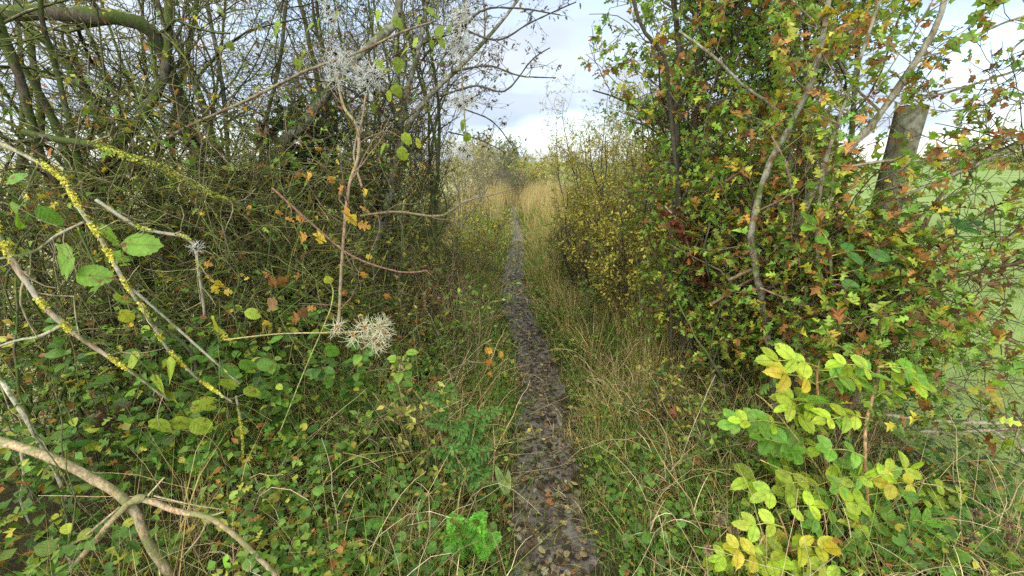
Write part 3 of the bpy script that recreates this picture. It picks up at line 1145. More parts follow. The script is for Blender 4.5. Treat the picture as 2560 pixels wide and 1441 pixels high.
# 5 pale limb to the right
t = thing("hawthorn_tree", "hawthorn with a pale grey limb slanting up behind the feathery seed heads", "tree", (-1.6, 3.2, .2), GL)
st = [rooted(line([(640, 470), (700, 365), (745, 325), (820, 232), (880, 152), (950, 95), (985, 60), (1004, -60)], [3.1, 3.0, 2.9], [26, 25, 20]), -1.85, 3.2),
      rooted(line([(930, 640), (965, 520), (992, 400), (1022, 310), (1082, 232), (1162, 155), (1250, 60), (1330, -50)], [3.3, 3.4, 3.5], [22, 20, 12, 7]), -1.15, 3.3),
      rooted(line([(960, 560), (985, 420), (1010, 260), (1050, 110), (1075, -60)], [3.5, 3.6, 3.7], [17, 14, 9]), -1.1, 3.55)]
shrub(t, st, (14, 9, 4), keep=keep_left, leaf=dict(lf, n=3, max=2800), mat_limb=M_GREYBARK, limb_col=(.095, .095, .07))
# 6,7,8 farther trees of the hedge
def keep_left_hi(p):
    return keep_left(p) | ((p[:, 2] > 2.05) & (p[:, 0] < .03 + .1 * wob(p[:, 1], p[:, 2], 5.)) & (p[:, 1] > 3.2) & cam_clear(p, 1.2))


for lab, x, y, H, ln in (("hawthorn reaching over the path with small dark leaves against the sky", -1.0, 4.1, 3.4, (.16, -.05)),
                         ("hawthorn standing behind the pale limb in the left hedge", -1.7, 4.6, 3.6, (0, 0)),
                         ("far hawthorn at the end of the tall left hedge", -1.7, 5.6, 3.4, (.02, 0)),
                         ("hawthorn deep in the hedge behind the black limb", -3.0, 3.6, 3.7, (0, 0)),
                         ("hawthorn deep in the hedge at the left edge", -3.3, 2.6, 3.6, (0, 0))):
    t = thing("hawthorn_tree", lab, "tree", (x, y, float(ground_z(x, y))), GL)
    first = lab.startswith("hawthorn reaching")
    shrub(t, auto_stems(6, x, y, H, .26, .026, ln, keep=keep_left_hi if first else keep_left), (15, 8, 4) if first else (10, 6, 4) if x > -2.5 else (6, 4, 4), lens=((.5, 1.1), (.3, .6), (.1, .28)), keep=keep_left_hi if first else keep_left, leaf=dict(lf, size=.028, n=3 if first else 2, max=4500 if first else 1600, singles=40 if not first else 200, min_px=9, **(dict(pal=[(.08, .085, .03), (.12, .07, .035), (.09, .05, .03), (.20, .20, .05), (.13, .17, .04)], weights=lambda p: np.array([.28, .24, .2, .14, .14])) if first else {})))
# overhanging sprays of the reaching hawthorn against the sky
t = thing("hawthorn_branch", "thin hawthorn spray with dark leaves hanging into the gap of sky", "branch", (-.5, 3.5, 2.6))
st = [line([(1120, 120), (1200, 30), (1300, 22), (1400, 38)], [3.4, 3.2, 3.0], [7, 3]), line([(1130, 180), (1220, 165), (1300, 190), (1390, 195)], [3.4, 3.3, 3.2], [6, 3]),
      line([(1100, 240), (1190, 215), (1262, 228), (1330, 150), (1375, 120)], [3.4, 3.3, 3.2], [6, 3]), line([(1130, 60), (1240, 100), (1330, 55), (1440, 5)], [3.4, 3.2, 3.0], [6, 3]),
      line([(1150, 270), (1225, 300), (1270, 350), (1290, 385)], [3.6, 3.6, 3.6], [4, 2]), line([(1120, 330), (1200, 350), (1260, 380)], [3.6, 3.6, 3.6], [4, 2])]
shrub(t, st, (7, 4), lens=((.1, .3), (.05, .14)), leaf=dict(lf, n=2, size=.026, pal=[(.045, .05, .018), (.07, .045, .02), (.05, .03, .018), (.11, .10, .03)], weights=lambda p: np.array([.35, .25, .25, .15]), singles=200, min_px=7), rcap=.003, rmin=.001,
      mat_limb=M_TWIG, limb_name="stem")

# ivy on a stem
IVYC = [(.012, .036, .010), (.018, .05, .014), (.03, .07, .02)]
t = thing("ivy_plant", "very dark ivy smothering an upright stem inside the left hedge", "ivy", (-1.7, 3.45, .2))
st = [rooted(line([(735, 620), (750, 480), (765, 330), (790, 250)], 3.45, [26, 20]), -1.62, 3.5)]
s = Soup()
s.tubes(st[0][0][None], st[0][1][None], 7, (.05, .045, .035))
s.obj("stem", M_BARK, t)
n = 2600
f = rng.random(n) ** .8
ctr = st[0][0][(f * 13).astype(int)]
off = norm(rng.normal(size=(n, 3))) * (np.array([.26, .26, .16]) * (.55 + .6 * rng.random(n)[:, None]))
pos = ctr + off
pos = pos[keep_left(pos)]
n = len(pos)
d = norm(off[:n] * .4 + rng.normal(size=(n, 3)) * .5 + np.array([0, 0, -.8]))
col, _ = palette(n, IVYC, [.4, .4, .2])
foliage(t, T_IVY, pos, frames(d, off[:n] + .4 * rng.normal(size=(n, 3))), .055 * rng.uniform(.6, 1.2, n), col, M_GLOSSY, M_GLOSSYO, 160, 12)

# ------------------------------------------------------------------ right hedge
GR = "field maples and thorns of the right hedge"
lm = dict(tpls=T_MAPL[:1] + T_HAWL, size=.042, n=9, pal=AUT, weights=w_maple, singles=290, min_px=11, tilt=.65, keep=keep_right)
t = thing("field_maple", "field maple with dense green leaves overhanging the right of the path", "tree", (1.2, 2.7, .1), GR)
st = [rooted(line([(1706, 900), (1708, 700), (1697, 500), (1690, 300), (1700, 150), (1676, -60), (1670, -140)], [2.7, 2.7, 2.65], [20, 17, 11]), 1.2, 2.72),
      rooted(line([(1745, 800), (1748, 620), (1736, 350), (1748, 150), (1765, -60), (1770, -140)], [2.85, 2.85, 2.9], [24, 20, 13]), 1.32, 2.85),
      rooted(line([(1720, 700), (1690, 420), (1672, 215), (1670, 150), (1640, 130), (1602, 65), (1575, -40)], [2.6, 2.5, 2.4], [12, 11, 8]), 1.22, 2.65),
      rooted(line([(1800, 800), (1830, 560), (1850, 350), (1830, 150), (1850, -100)], [2.9, 3., 3.1], [14, 12, 8]), 1.45, 2.9)]
shrub(t, st, (24, 8, 3), lens=((.45, .95), (.22, .5), (.08, .2)), keep=keep_right, leaf=dict(lm, max=12500), mat_limb=M_TWIG, limb_col=(.05, .045, .035), t0=.12, bias=(0, 0, -.12))
t = thing("field_maple", "field maple behind the orange-leaved thorn with upright grey trunks", "tree", (1.9, 3.0, .1), GR)
st = [rooted(line([(1925, 700), (1932, 300), (1950, 100), (1967, -30), (1975, -130)], [3.0, 3.0, 3.0], [26, 23, 17]), 1.85, 3.0),
      rooted(line([(2010, 700), (2020, 300), (2015, 100), (2020, -130)], [3.2, 3.2, 3.2], [18, 15, 10]), 2.1, 3.2),
      rooted(line([(2080, 640), (2130, 320), (2150, 60), (2190, -130)], [3.0, 3.0, 3.0], [16, 13, 9]), 2.2, 3.0)]
shrub(t, st, (20, 8, 3), lens=((.45, .95), (.22, .5), (.08, .2)), keep=lambda p: keep_right(p) & (p[:, 0] < 2.2 + .15 * (p[:, 1] - 2)), leaf=dict(lm, max=9500, singles=220), mat_limb=M_BARK, limb_col=(.07, .065, .05), t0=.12)
# nearer thorn with orange leaves and pale stems
def keep_r3(p):
    x, y, dep = px_of(p)
    return keep_right(p) & (p[:, 0] < 1.74 - .14 * smooth(1.2, 1.5, p[:, 2]) + .5 * smooth(2.0, 2.3, p[:, 2]))


lo = dict(tpls=T_MAPL[:1] + T_HAWL + T_CURL[:1], size=.042, n=6, pal=AUT, weights=w_orange, singles=290, min_px=11, tilt=.8, keep=keep_right)
t = thing("hawthorn_tree", "thorn with orange and brown leaves and pale slanting stems before the fence post", "tree", (1.65, 2.0, .1), GR)
st = [rooted(line([(1878, 600), (1900, 480), (1940, 373), (1973, 320), (2030, 200), (2062, 60), (2085, -80)], [2.0, 2.0, 1.9], [20, 19, 12]), 1.55, 2.15),
      rooted(line([(1990, 580), (2033, 476), (2120, 380), (2190, 300), (2230, 240), (2280, 170), (2320, 100), (2356, 30), (2380, -80)], [2.0, 1.95, 1.9], [20, 21, 19, 15]), 1.75, 2.05),
      rooted(line([(1960, 640), (1975, 310), (1918, 272), (1873, 230), (1803, 157), (1697, 78)], [2.2, 2.1, 2.1], [14, 13, 10, 6]), 1.65, 2.15),
      rooted(line([(2040, 620), (2060, 420), (2140, 180), (2200, 0), (2230, -80)], [1.85, 1.8, 1.75], [11, 10, 7]), 1.8, 1.9)]
shrub(t, st, (11, 6, 3), lens=((.35, .75), (.2, .4), (.07, .18)), keep=keep_r3, leaf=dict(lo, max=4600), mat_limb=M_GREYBARK, limb_col=(.115, .10, .07), t0=.25, twig_col=((.14, .10, .075), (.09, .06, .05), (.17, .14, .10)))
# low boughs on the right, spread flat
t = thing("hawthorn_bush", "low spreading thorn with flat sprays of brown and green leaves under the fence post", "bush", (1.9, 1.9, .1), GR)
st = [line([(2050, 900), (2087, 813), (2113, 760), (2287, 757), (2393, 807), (2480, 850)], [1.9, 1.8, 1.7], [8, 8, 5]),
      line([(1900, 720), (2043, 780), (2087, 813), (2177, 867), (2333, 943), (2480, 1000)], [1.9, 1.8, 1.6], [5, 7, 6]),
      line([(2150, 640), (2333, 693), (2487, 670), (2600, 645)], [1.9, 1.8, 1.7], [5, 8, 11]),
      line([(2100, 880), (2300, 790), (2420, 800), (2600, 890)], [1.8, 1.7, 1.6], [4, 6, 8]),
      line([(1820, 700), (1960, 640), (2120, 600), (2260, 560), (2400, 480)], [2.1, 2.0, 1.9], [8, 7, 5]),
      line([(1780, 760), (1900, 690), (2040, 680), (2180, 660)], [2.2, 2.1, 2.0], [8, 7, 5]),
      rooted(line([(2150, 960), (2187, 873), (2235, 760), (2330, 520), (2360, 480)], [1.95, 1.9, 1.85], [18, 16, 8]), 1.68, 1.95)]
shrub(t, st, (17, 6, 3), lens=((.18, .45), (.12, .28), (.06, .14)), keep=lambda p: keep_right(p) & (p[:, 2] > .45) & (p[:, 0] < 2.3) & ((p[:, 0] < 1.75) | (rng.random(len(p)) < .8)), leaf=dict(lo, n=6, max=4800, size=.043, tilt=.45, keep=lambda p: keep_right(p) & ((p[:, 0] < 1.72) | (rng.random(len(p)) < .45)), tpls=T_MAPL + T_HAWL + T_CURL), mat_limb=M_TWIG, limb_col=(.17, .12, .08), t0=.05,
      twig_col=((.14, .10, .075), (.09, .06, .05)), trop=(0, 0, 0), rcap=.004)
# bough coming in from the right edge
t = thing("hawthorn_branch", "thorn bough entering from the right edge in front of the green field", "branch", (2.1, 1.7, 1.5))
st = [line([(2620, 320), (2527, 342), (2327, 397), (2220, 402), (2100, 420)], [1.7, 1.75, 1.8], [11, 10, 5]), line([(2640, 310), (2560, 352), (2480, 395), (2360, 447), (2230, 500)], [1.65, 1.7, 1.8], [13, 12, 5]),
      line([(2620, 150), (2500, 190), (2390, 225), (2250, 262)], [1.7, 1.8, 1.9], [6, 6, 4]), line([(2620, 60), (2530, 130), (2580, 200)], [1.7, 1.7, 1.7], [6, 4]),
      line([(2640, 480), (2560, 560), (2500, 600), (2430, 560)], [1.7, 1.7, 1.7], [14, 8, 3]), line([(2620, 20), (2480, 70), (2380, 120), (2300, 150)], [1.8, 1.9, 2.0], [6, 5, 3]),
      line([(2640, 220), (2540, 260), (2500, 330)], [1.6, 1.6, 1.6], [5, 3])]
def keep_bough(p):
    x, y, dep = px_of(p)
    return (p[:, 0] > 1.55) & cam_clear(p, 1.2)
shrub(t, st, (8, 5), lens=((.12, .34), (.06, .16)), keep=keep_bough, leaf=dict(lo, n=3, keep=None, max=520, singles=290, tpls=T_HAW + T_MAP, size=.032, weights=lambda p: np.array([.3, .18, .12, .08, .16, .06, .12])), mat_limb=M_GREYBARK, limb_col=(.14, .12, .085), t0=.05, rcap=.0035)
# low growth beneath the maple
t = thing("hawthorn_bush", "small yellowing thorn bush at the foot of the field maple", "bush", (1.35, 2.3, .1), GR)
shrub(t, auto_stems(8, 1.45, 2.4, 1.15, .5, .010, (0, -.05), base_r=.25), (9, 6, 3), lens=((.25, .5), (.15, .3), (.06, .14)), keep=keep_right,
      leaf=dict(lo, n=6, size=.033, max=4500, singles=250, tpls=T_HAWL, weights=lambda p: np.array([.3, .26, .2, .1, .08, .04, .02])))
t = thing("field_maple", "young field maple with green and yellow leaves around a thin dark stem by the verge", "tree", (1.08, 2.62, .1), GR)
shrub(t, auto_stems(7, 1.2, 2.62, 1.65, .16, .011, (-.03, -.05), .07, base_r=.1), (14, 7, 3), lens=((.2, .45), (.12, .28), (.05, .12)), keep=keep_right, t0=.2, limb_name="stem", mat_limb=M_TWIG, limb_col=(.045, .04, .032), rcap=.004,
      leaf=dict(lm, n=6, size=.039, max=5500, singles=250, weights=lambda p: np.array([.36, .3, .2, .1, .07, .03, .02])))
# withered red-brown leaf cluster
t = thing("withered_leaf_cluster", "bunch of shrivelled dark red leaves hanging on a bent pale twig by the maple", "dead leaves", P(1720, 600, 2.35))
st = line([(1662, 515), (1700, 560), (1722, 620), (1740, 665), (1765, 700)], 2.35, [5, 4, 3])
s = Soup()
s.tubes(st[0][None], st[1][None], 5, (.22, .17, .14))
s.obj("twig", M_TWIG, t)
n = 150
pos = st[0][rng.integers(1, 14, n)] + rng.normal(size=(n, 3)) * .022 + np.array([.01, 0, -.015])
foliage(t, T_CURL, pos, frames(rng.normal(size=(n, 3)) + np.array([0, 0, -.5]), rng.normal(size=(n, 3))), .034 * rng.uniform(.7, 1.2, n), palette(n, [(.085, .028, .022), (.06, .02, .016), (.12, .05, .03)], [.5, .3, .2])[0], M_LEAF, M_LEAFO, 150, 5, "shrivelled_leaf")

# ------------------------------------------------------------------ blackthorns in the middle distance
GB = "sparse thorn bushes on the right bank"
BT = [(.32, .31, .08), (.40, .34, .08), (.22, .24, .06), (.14, .19, .045), (.28, .17, .06)]
def keep_bt(p):
    return p[:, 0] > path_x(p[:, 1]) + .32 + .25 * smooth(1.0, .3, p[:, 2])
for lab, x, y, H, nst, sp, nl in (("sparse blackthorn with dark forked twigs and small yellow leaves beside the maple", 1.25, 4.9, 2.0, 11, .42, 2),
                                  ("blackthorn with tall thin shoots against the sky right of the gap", 1.55, 6.3, 2.35, 12, .34, 2),
                                  ("blackthorn half hidden behind the field maple", 2.2, 5.2, 2.5, 10, .35, 2),
                                  ("leafier blackthorn farther up the right bank", 1.75, 8.2, 2.2, 11, .36, 3),
                                  ("low yellow-leaved thorn between the path and the field maple", .98, 3.7, .95, 9, .5, 3),
                                  ("low yellow-leaved thorn on the right bank past the maple", 1.0, 4.7, 1.15, 9, .5, 3),
                                  ("brown-twigged thorn filling the bank between the maple and the tall shoots", 1.35, 4.1, 1.5, 10, .4, 2)):
    t = thing("blackthorn_bush", lab, "bush", (x, y, float(ground_z(x, y))), GB)
    shrub(t, auto_stems(nst, x, y, H, sp, .012, (-.06, 0), .11, base_r=.22, keep=keep_bt), (8, 5, 2), lens=((.35, .8), (.18, .4), (.06, .16)), keep=keep_bt, mat_limb=M_TWIG, limb_col=(.05, .038, .032), limb_name="stem", rcap=.006, rmin=.0018,
          twig_col=((.055, .04, .035), (.075, .055, .045)), leaf=dict(tpls=T_OVAL, size=.026, n=nl * 5, pal=BT, weights=lambda p: np.array([.32, .2, .24, .14, .1]), singles=70, min_px=6, tilt=.9, max=7000))

# ------------------------------------------------------------------ bushes farther off
def far_bush(name, label, cat, x, y, h, w, pal, nleaf, lsz, group=None, bare=.3, stems=10, tall=False, twig=((.24, .22, .16), (.16, .14, .10)), singles=0, shoots=(9, 4)):
    z0 = float(ground_z(x, y))
    t = thing(name, label, cat, (x, y, z0), group)
    g = auto_stems(stems, x, y, h * .95, w / h * .75, .003 + .007 * h, wig=.13, base_r=w * .25)
    s = Soup()
    S = np.array([a for a, b in g])
    R = np.array([b for a, b in g])
    s.tubes(S, R, 5, np.array(twig[1]))
    s.obj("trunk" if stems < 4 else "stems", M_TWIG, t)
    tw = Soup()
    p1, d1, r1, _ = spawn(S, R, shoots[0], .15, 1., (25, 65))
    g1 = grow(p1, d1, rng.uniform(.18, .42, len(p1)) * h, 4, .2, (0, 0, .08))
    tw.tubes(g1, taper(np.clip(r1 * .5, .003, .012) * (1 + y * .02), 4, .4), 3, palette(len(g1), twig, np.ones(len(twig)), .15)[0])
    p2, d2, r2, _ = spawn(g1, taper(r1 * .5, 4), shoots[1], .1, 1., (25, 70))
    g2 = grow(p2, d2, rng.uniform(.08, .2, len(p2)) * h, 3, .25, (0, 0, .06))
    tw.tubes(g2, taper(np.full(len(g2), .0022 + .00035 * y), 3, .5), 3, palette(len(g2), twig, np.ones(len(twig)), .15)[0])
    tw.obj("twigs", M_TWIG, t, "stuff")
    p, d, _, _ = spawn(g2, taper(np.full(len(g2), .003), 3), max(1, int(nleaf / max(len(g2), 1)) + 1), .05, 1., (30, 95))
    keepm = (wob3(p, 3.3 / max(w, .5)) + 1.1 * rng.random(len(p)) > bare)
    p, d = p[keepm][:nleaf], d[keepm][:nleaf]
    n = len(p)
    col, _ = palette(n, pal, np.ones(len(pal)), .2)
    up = np.array([0, 0, 1.]) + .8 * rng.normal(size=(n, 3))
    foliage(t, T_MINI, p, frames(d, up), lsz * rng.uniform(.7, 1.3, n), col, M_LEAF, M_LEAFO, singles, 9, massname="crown")
    return t


OLV = [(.24, .25, .07), (.31, .29, .09), (.17, .20, .055), (.36, .31, .10)]
YLO = [(.38, .34, .09), (.32, .32, .09), (.44, .36, .10), (.24, .26, .07)]
DRK = [(.06, .11, .04), (.085, .145, .055), (.12, .18, .07)]
GRY = [(.24, .25, .11), (.30, .28, .15), (.19, .21, .08), (.34, .29, .17)]


def at(px, Y):
    return float((px - 1280) / F * (Y * math.cos(PITCH) + CAMZ * math.sin(PITCH) * .6))


GF = "bushes along the far end of the path"
for lab, px, Y, h, w, pal, nl, lsz, bare in (
        ("olive bush just past the end of the tall left hedge", 1135, 8.2, 1.75, .8, OLV, 1800, .05, .3),
        ("grey half-bare bush left of the path with pale twigs", 1180, 11.5, 1.75, .8, GRY, 1300, .05, .6),
        ("grey twiggy bush left of the path behind the half-bare one", 1222, 16, 2.0, 1.0, GRY, 1500, .07, .6),
        ("olive bush on the left beyond the grey twiggy ones", 1170, 21, 2.6, 1.7, OLV, 2000, .09, .35),
        ("dark green bush beyond the left bushes", 1212, 30, 2.9, 1.6, DRK, 1800, .13, .1),
        ("tallest dark green tree top above the far left bushes", 1254, 44, 3.6, 1.3, DRK, 2200, .16, .0),
        ("dark green tree right of the tallest one on the skyline", 1290, 50, 2.6, 1.8, DRK, 1600, .18, .1),
        ("small dark green bush pressed against the far end of the path", 1287, 17.5, 1.15, .3, DRK, 700, .06, .0),
        ("olive bush in the middle of the far skyline", 1330, 40, 2.1, 2.2, OLV, 1500, .16, .2),
        ("yellow-olive bush right of the far end of the path", 1345, 25, 1.55, 1.3, YLO, 2200, .09, .2),
        ("yellow bush behind the reddish grass on the right", 1392, 22, 1.7, 1.3, YLO, 2200, .085, .2),
        ("olive bush behind the thin shoots of the blackthorn", 1450, 15, 2.0, 1.2, YLO, 2200, .065, .3),
        ("yellowing bush right of the thin shoots", 1540, 12.5, 2.3, 1.3, YLO, 2200, .06, .3),
        ("yellowing bush hidden mostly by the field maple", 1640, 11.0, 2.2, 1.3, OLV, 2000, .06, .3)):
    far_bush("hedge_bush", lab, "bush", at(px, Y), Y, h, w, pal, nl, lsz, GF, bare)
# yellow weed beside the path
pt = PG(1212, 690)
far_bush("yellow_herb", "bright yellow-green leafy weed standing left of the path", "plant", pt[0], pt[1], .95, .26, [(.40, .36, .05), (.34, .34, .06), (.26, .3, .06)], 900, .045, None, .1, 7, singles=80)

# far hedge across the field on the right
GH = "trees of the far hedge across the green field"
for k, px in enumerate(np.linspace(2320, 2640, 9)):
    Y = 95 + 4 * math.sin(k * 2.1)
    lab = ["leftmost", "second", "third", "fourth", "fifth", "sixth", "seventh", "eighth", "ninth"][k] + " dark bush from the left in the hedge across the field"
    far_bush("far_hedge_bush", lab, "bush", float((px - 1280) / F * Y), Y, 3.6 + 1.7 * math.sin(k * 1.7 + 1) ** 2, 4.0, OLV[:3] + DRK, 900, .5, GH, .1, 6)
s = Soup()
n = 6000
x = rng.uniform(85, 130, n)
blades(s, x, 90 + rng.uniform(-1, 1, n), 0 * x, rng.uniform(.8, 1.6, n), np.full(n, .08), palette(n, STRAW + OLV, np.ones(8))[0], .2, .5, 2)
o = s.obj("field_margin_grass", M_GRASS)
o["kind"] = "stuff"
tag(o, "band of tall pale grass below the hedge across the field", "grass")
print("hedges", N_SINGLE)
#@@PART3
# ------------------------------------------------------------------ undergrowth of the left hedge: brambles and thorn scrub
GBR = "tangled undergrowth of the left hedge"
UND = [(.055, .12, .025), (.09, .165, .035), (.16, .22, .045), (.26, .24, .05), (.36, .26, .04), (.22, .09, .03), (.10, .05, .025)]


def w_under(p):
    w = np.array([[.26, .22, .14, .12, .08, .09, .09]]) * np.ones((len(p), 1))
    k = wob3(p, 4.)
    w[:, 3:6] *= (1 + 1.2 * k).clip(.1, 3)[:, None]
    return w


def keep_under(p):
    lim = np.interp(p[:, 1], [.8, 1.5, 2.5, 4, 6], [-.75, -.70, -.58, -.52, -.75]) + .3 * smooth(.6, .05, p[:, 2]) + .07 * wob(p[:, 1], p[:, 2], 5.)
    return (p[:, 0] < lim) & (p[:, 1] > 1.45 - .5 * smooth(.7, .4, p[:, 2])) & (p[:, 2] > .05)


for lab, x, y, H, nst, nl in (("tangle of green-stemmed thorn scrub at the left edge below the leaning trunks", -2.0, 1.7, 1.25, 9, 2),
                              ("thorn scrub filling the hedge bottom beneath the black limb", -1.75, 2.25, 1.3, 10, 2),
                              ("thorn scrub beneath the grey stems of the left hedge", -1.55, 2.75, 1.4, 10, 2),
                              ("twiggy bush with brown and yellow leaves below the pale limb", -1.2, 3.1, 1.5, 11, 3),
                              ("twiggy bush at the foot of the overhanging hawthorn beside the left verge", -1.0, 3.8, 1.5, 11, 3),
                              ("dark scrub behind the ivy covered stem", -1.8, 3.9, 1.6, 9, 2),
                              ("scrub in the hedge bottom farther along the left verge", -1.15, 4.9, 1.5, 10, 3),
                              ("scrub at the far left behind the lichen branches", -2.7, 2.4, 1.4, 9, 1),
                              ("scrub at the very left edge beneath the dead stem", -2.35, 1.35, 1.2, 8, 2)):
    t = thing("thorn_scrub", lab, "bush", (x, y, float(ground_z(x, y))), GBR)
    shrub(t, auto_stems(nst, x, y, H, .75, .010, (.05, -.1), .2, base_r=.3, keep=keep_under), (10, 5, 3), lens=((.45, 1.1), (.25, .6), (.08, .22)), keep=keep_under, limb_name="stem", mat_limb=M_BARK, limb_col=(.06, .055, .04),
          twig_col=((.06, .05, .035), (.085, .085, .045), (.14, .12, .085)), trop=(0, 0, -.02), rcap=.008, rmin=.0022, wig=.17, mat_twig=M_MOSSTWIG,
          leaf=dict(tpls=T_HAWL + T_OVAL[:2], size=.031, n=nl * 2, pal=UND, weights=w_under, singles=160, min_px=13, tilt=.7, keep=keep_under, max=2100))

# leafy dogwood-like shoots in the left foreground
GD = "leafy green shoots on the left bank"
DG = [(.045, .11, .022), (.065, .15, .028), (.10, .19, .035), (.04, .085, .025), (.22, .26, .045)]
for lab, px, py, Y, H, nst in (("dark green broad-leaved shoots in the bottom left corner", 120, 1330, 1.15, .75, 7),
                               ("dark green broad-leaved shoots below the forked dead branch", 420, 1330, 1.35, .8, 8),
                               ("broad-leaved shoots beneath the lichen covered branch", 330, 1080, 1.65, .9, 8),
                               ("broad-leaved shoots right of the lichen covered branch", 620, 1060, 1.75, .85, 9),
                               ("broad-leaved shoots below the cream seed heads", 800, 1090, 1.85, .75, 8),
                               ("broad-leaved shoots at the left edge under the dead branch", 60, 1130, 1.45, .9, 7)):
    b = P(px, py, Y)
    x, y = float(b[0]), float(b[1])
    z0 = float(ground_z(x, y))
    t = thing("leafy_shrub", lab, "shrub", (x, y, z0), GD)
    g = auto_stems(nst, x, y, H, .35, .004, (.05, -.1), .12, base_r=.16)
    for a, r in g:
        s = Soup()
        s.tubes(a[None], r[None], 5, (.10, .11, .05))
        s.obj("stem", M_TWIG, t)
    S = np.array([a for a, r in g])
    R = np.array([r for a, r in g])
    p, d, _, _ = spawn(S, R, 44, .25, 1., (50, 95))
    d = norm(d * np.array([1, 1, .4]))
    size = .047 * rng.uniform(.55, 1.25, len(p))
    pos = p + d * .02
    k = cam_clear(pos, 1.0) & (pos[:, 1] > 1.4 - .5 * smooth(.75, .5, pos[:, 2]))
    pos, d, size = pos[k], d[k], size[k]
    col, _ = palette(len(pos), DG, [.3, .28, .18, .12, .12], .2)
    foliage(t, T_BROAD + T_SER[:1], pos, frames(d, np.array([.1, -.35, 1.]) + .35 * rng.normal(size=(len(pos), 3))), size, col, M_GLOSSY, M_GLOSSYO, 290, 16)


# ------------------------------------------------------------------ single leaves laid out in the photograph
def px_leaf(parent, tpl, mat, base, tip, Y, col, dY=0., roll=0., face=(0, -.75, .6)):
    a, b = P(*base, Y), P(*tip, Y + dY)
    d = b - a
    L = float(np.linalg.norm(d))
    M = frames(d[None], np.array([face], float) + .15 * rng.normal(size=(1, 3)), np.array([roll]))[0]
    return put_leaf("leaf", tpl, mat, a, M, L, col, parent)


LOBE = [(.10, -.10), (.34, -.02), (.40, .22), (.52, .38), (.30, .46), (.26, .62), (.22, .74), (.004, 1.0)]
T_CLEM = [tpl_from_half([0., .33, .66, 1.], LOBE, .14, .25, stalk=.25), T_BROAD[0], T_SER[2], T_BROAD[1]]
PALE = (.20, .28, .05)
MIDG = (.12, .24, .04)
YELG = (.30, .34, .06)


def lichen(parent, pts, r, spans, col=(.40, .37, .045), size=.006, dens=900):
    for t0, t1 in spans:
        L = np.linalg.norm(np.diff(pts, axis=0), axis=1).sum() * (t1 - t0)
        n = max(30, int(dens * L * 2.2))
        t = (t0 + (t1 - t0) * np.clip(rng.normal(.5, .22, n), 0, 1)) * (len(pts) - 1.001)
        i = t.astype(int)
        f = (t - i)[:, None]
        c = pts[i] * (1 - f) + pts[i + 1] * f
        tan = norm(pts[i + 1] - pts[i])
        rr = (r[i] * (1 - f[:, 0]) + r[i + 1] * f[:, 0])
        rd = rng.normal(size=(n, 3)) + np.array([0, -.5, .6])
        nr = norm(rd - (rd * tan).sum(1, keepdims=True) * tan)
        p = c + nr * (rr * rng.uniform(.9, 1.35, n))[:, None]
        s = Soup()
        cc, _ = palette(n, [col, np.array(col) * .75, np.array(col) * np.array([.8, 1., 1.3])], [.5, .3, .2], .15)
        s.inst(T_RNDL[0], p, frames(np.cross(nr, rng.normal(size=(n, 3))), nr + .7 * rng.normal(size=(n, 3))), size * rng.uniform(.6, 1.7, n), cc)
        s.obj("lichen_patch", M_LICHEN, parent)


def branch_part(parent, name, st, mat, col, sides=9):
    p = catmull(st[0], 46)
    r = np.interp(np.linspace(0, 1, 46), np.linspace(0, 1, len(st[1])), st[1]) * (1 + .035 * rng.normal(size=46)).clip(.9, 1.15)
    p = p + rng.normal(size=p.shape) * r[:, None] * .05
    s = Soup()
    s.tubes(p[None], r[None], sides, col, cap=True)
    s.obj(name, mat, parent)
    return p, r


def side_twigs(parent, p, r, m, l0, l1, col=(.2, .18, .11), mat=None, ang=(35, 80)):
    st, d, rr_, _ = spawn(p[None], r[None], m, .05, 1., ang)
    g = grow(st, d, rng.uniform(l0, l1, m), 5, .25, (0, 0, .02))
    s = Soup()
    s.tubes(g, taper(np.clip(rr_ * .45, .0012, .004), 5, .45), 5, np.asarray(col))
    s.obj("twigs", mat or M_TWIG, parent, "stuff")
    return g


# the yellow lichen branch
t = thing("lichen_branch", "grey branch crusted with bright yellow lichen slanting down the left foreground", "branch", P(180, 480, 1.3))
b1 = branch_part(t, "branch", line([(-160, 300), (-20, 350), (120, 420), (180, 480), (215, 560), (265, 612), (300, 690), (335, 722), (365, 780), (400, 840), (440, 900), (500, 950), (580, 1005)], [1.75, 1.5, 1.33, 1.3, 1.3, 1.35, 1.35], [11, 10, 10, 9, 8, 5]), M_GREYBARK, (.22, .2, .14))
lichen(t, *b1, [(.36, .50), (.49, .55), (.58, .62), (.63, .67), (.69, .72), (.74, .77), (.80, .83), (.85, .90), (.93, .98)])
b2 = branch_part(t, "branch", line([(330, 722), (420, 800), (520, 890), (600, 960)], [1.35, 1.4, 1.4], [7, 5]), M_GREYBARK, (.2, .18, .13))
b3 = branch_part(t, "branch", line([(240, 500), (340, 565), (400, 582), (478, 603), (500, 700), (512, 790)], [1.4, 1.45, 1.5], [9, 8, 6]), M_GREYBARK, (.2, .18, .13))
lichen(t, *b3, [(.2, .3), (.4, .5), (.6, .7)], (.32, .34, .06), .004)
b4 = branch_part(t, "branch", line([(210, 555), (140, 590), (80, 630), (-20, 650)], [1.32, 1.3, 1.25], [7, 6, 5]), M_GREYBARK, (.2, .18, .13))
for b in (b1, b3, b4):
    side_twigs(t, *b, 9, .05, .2)
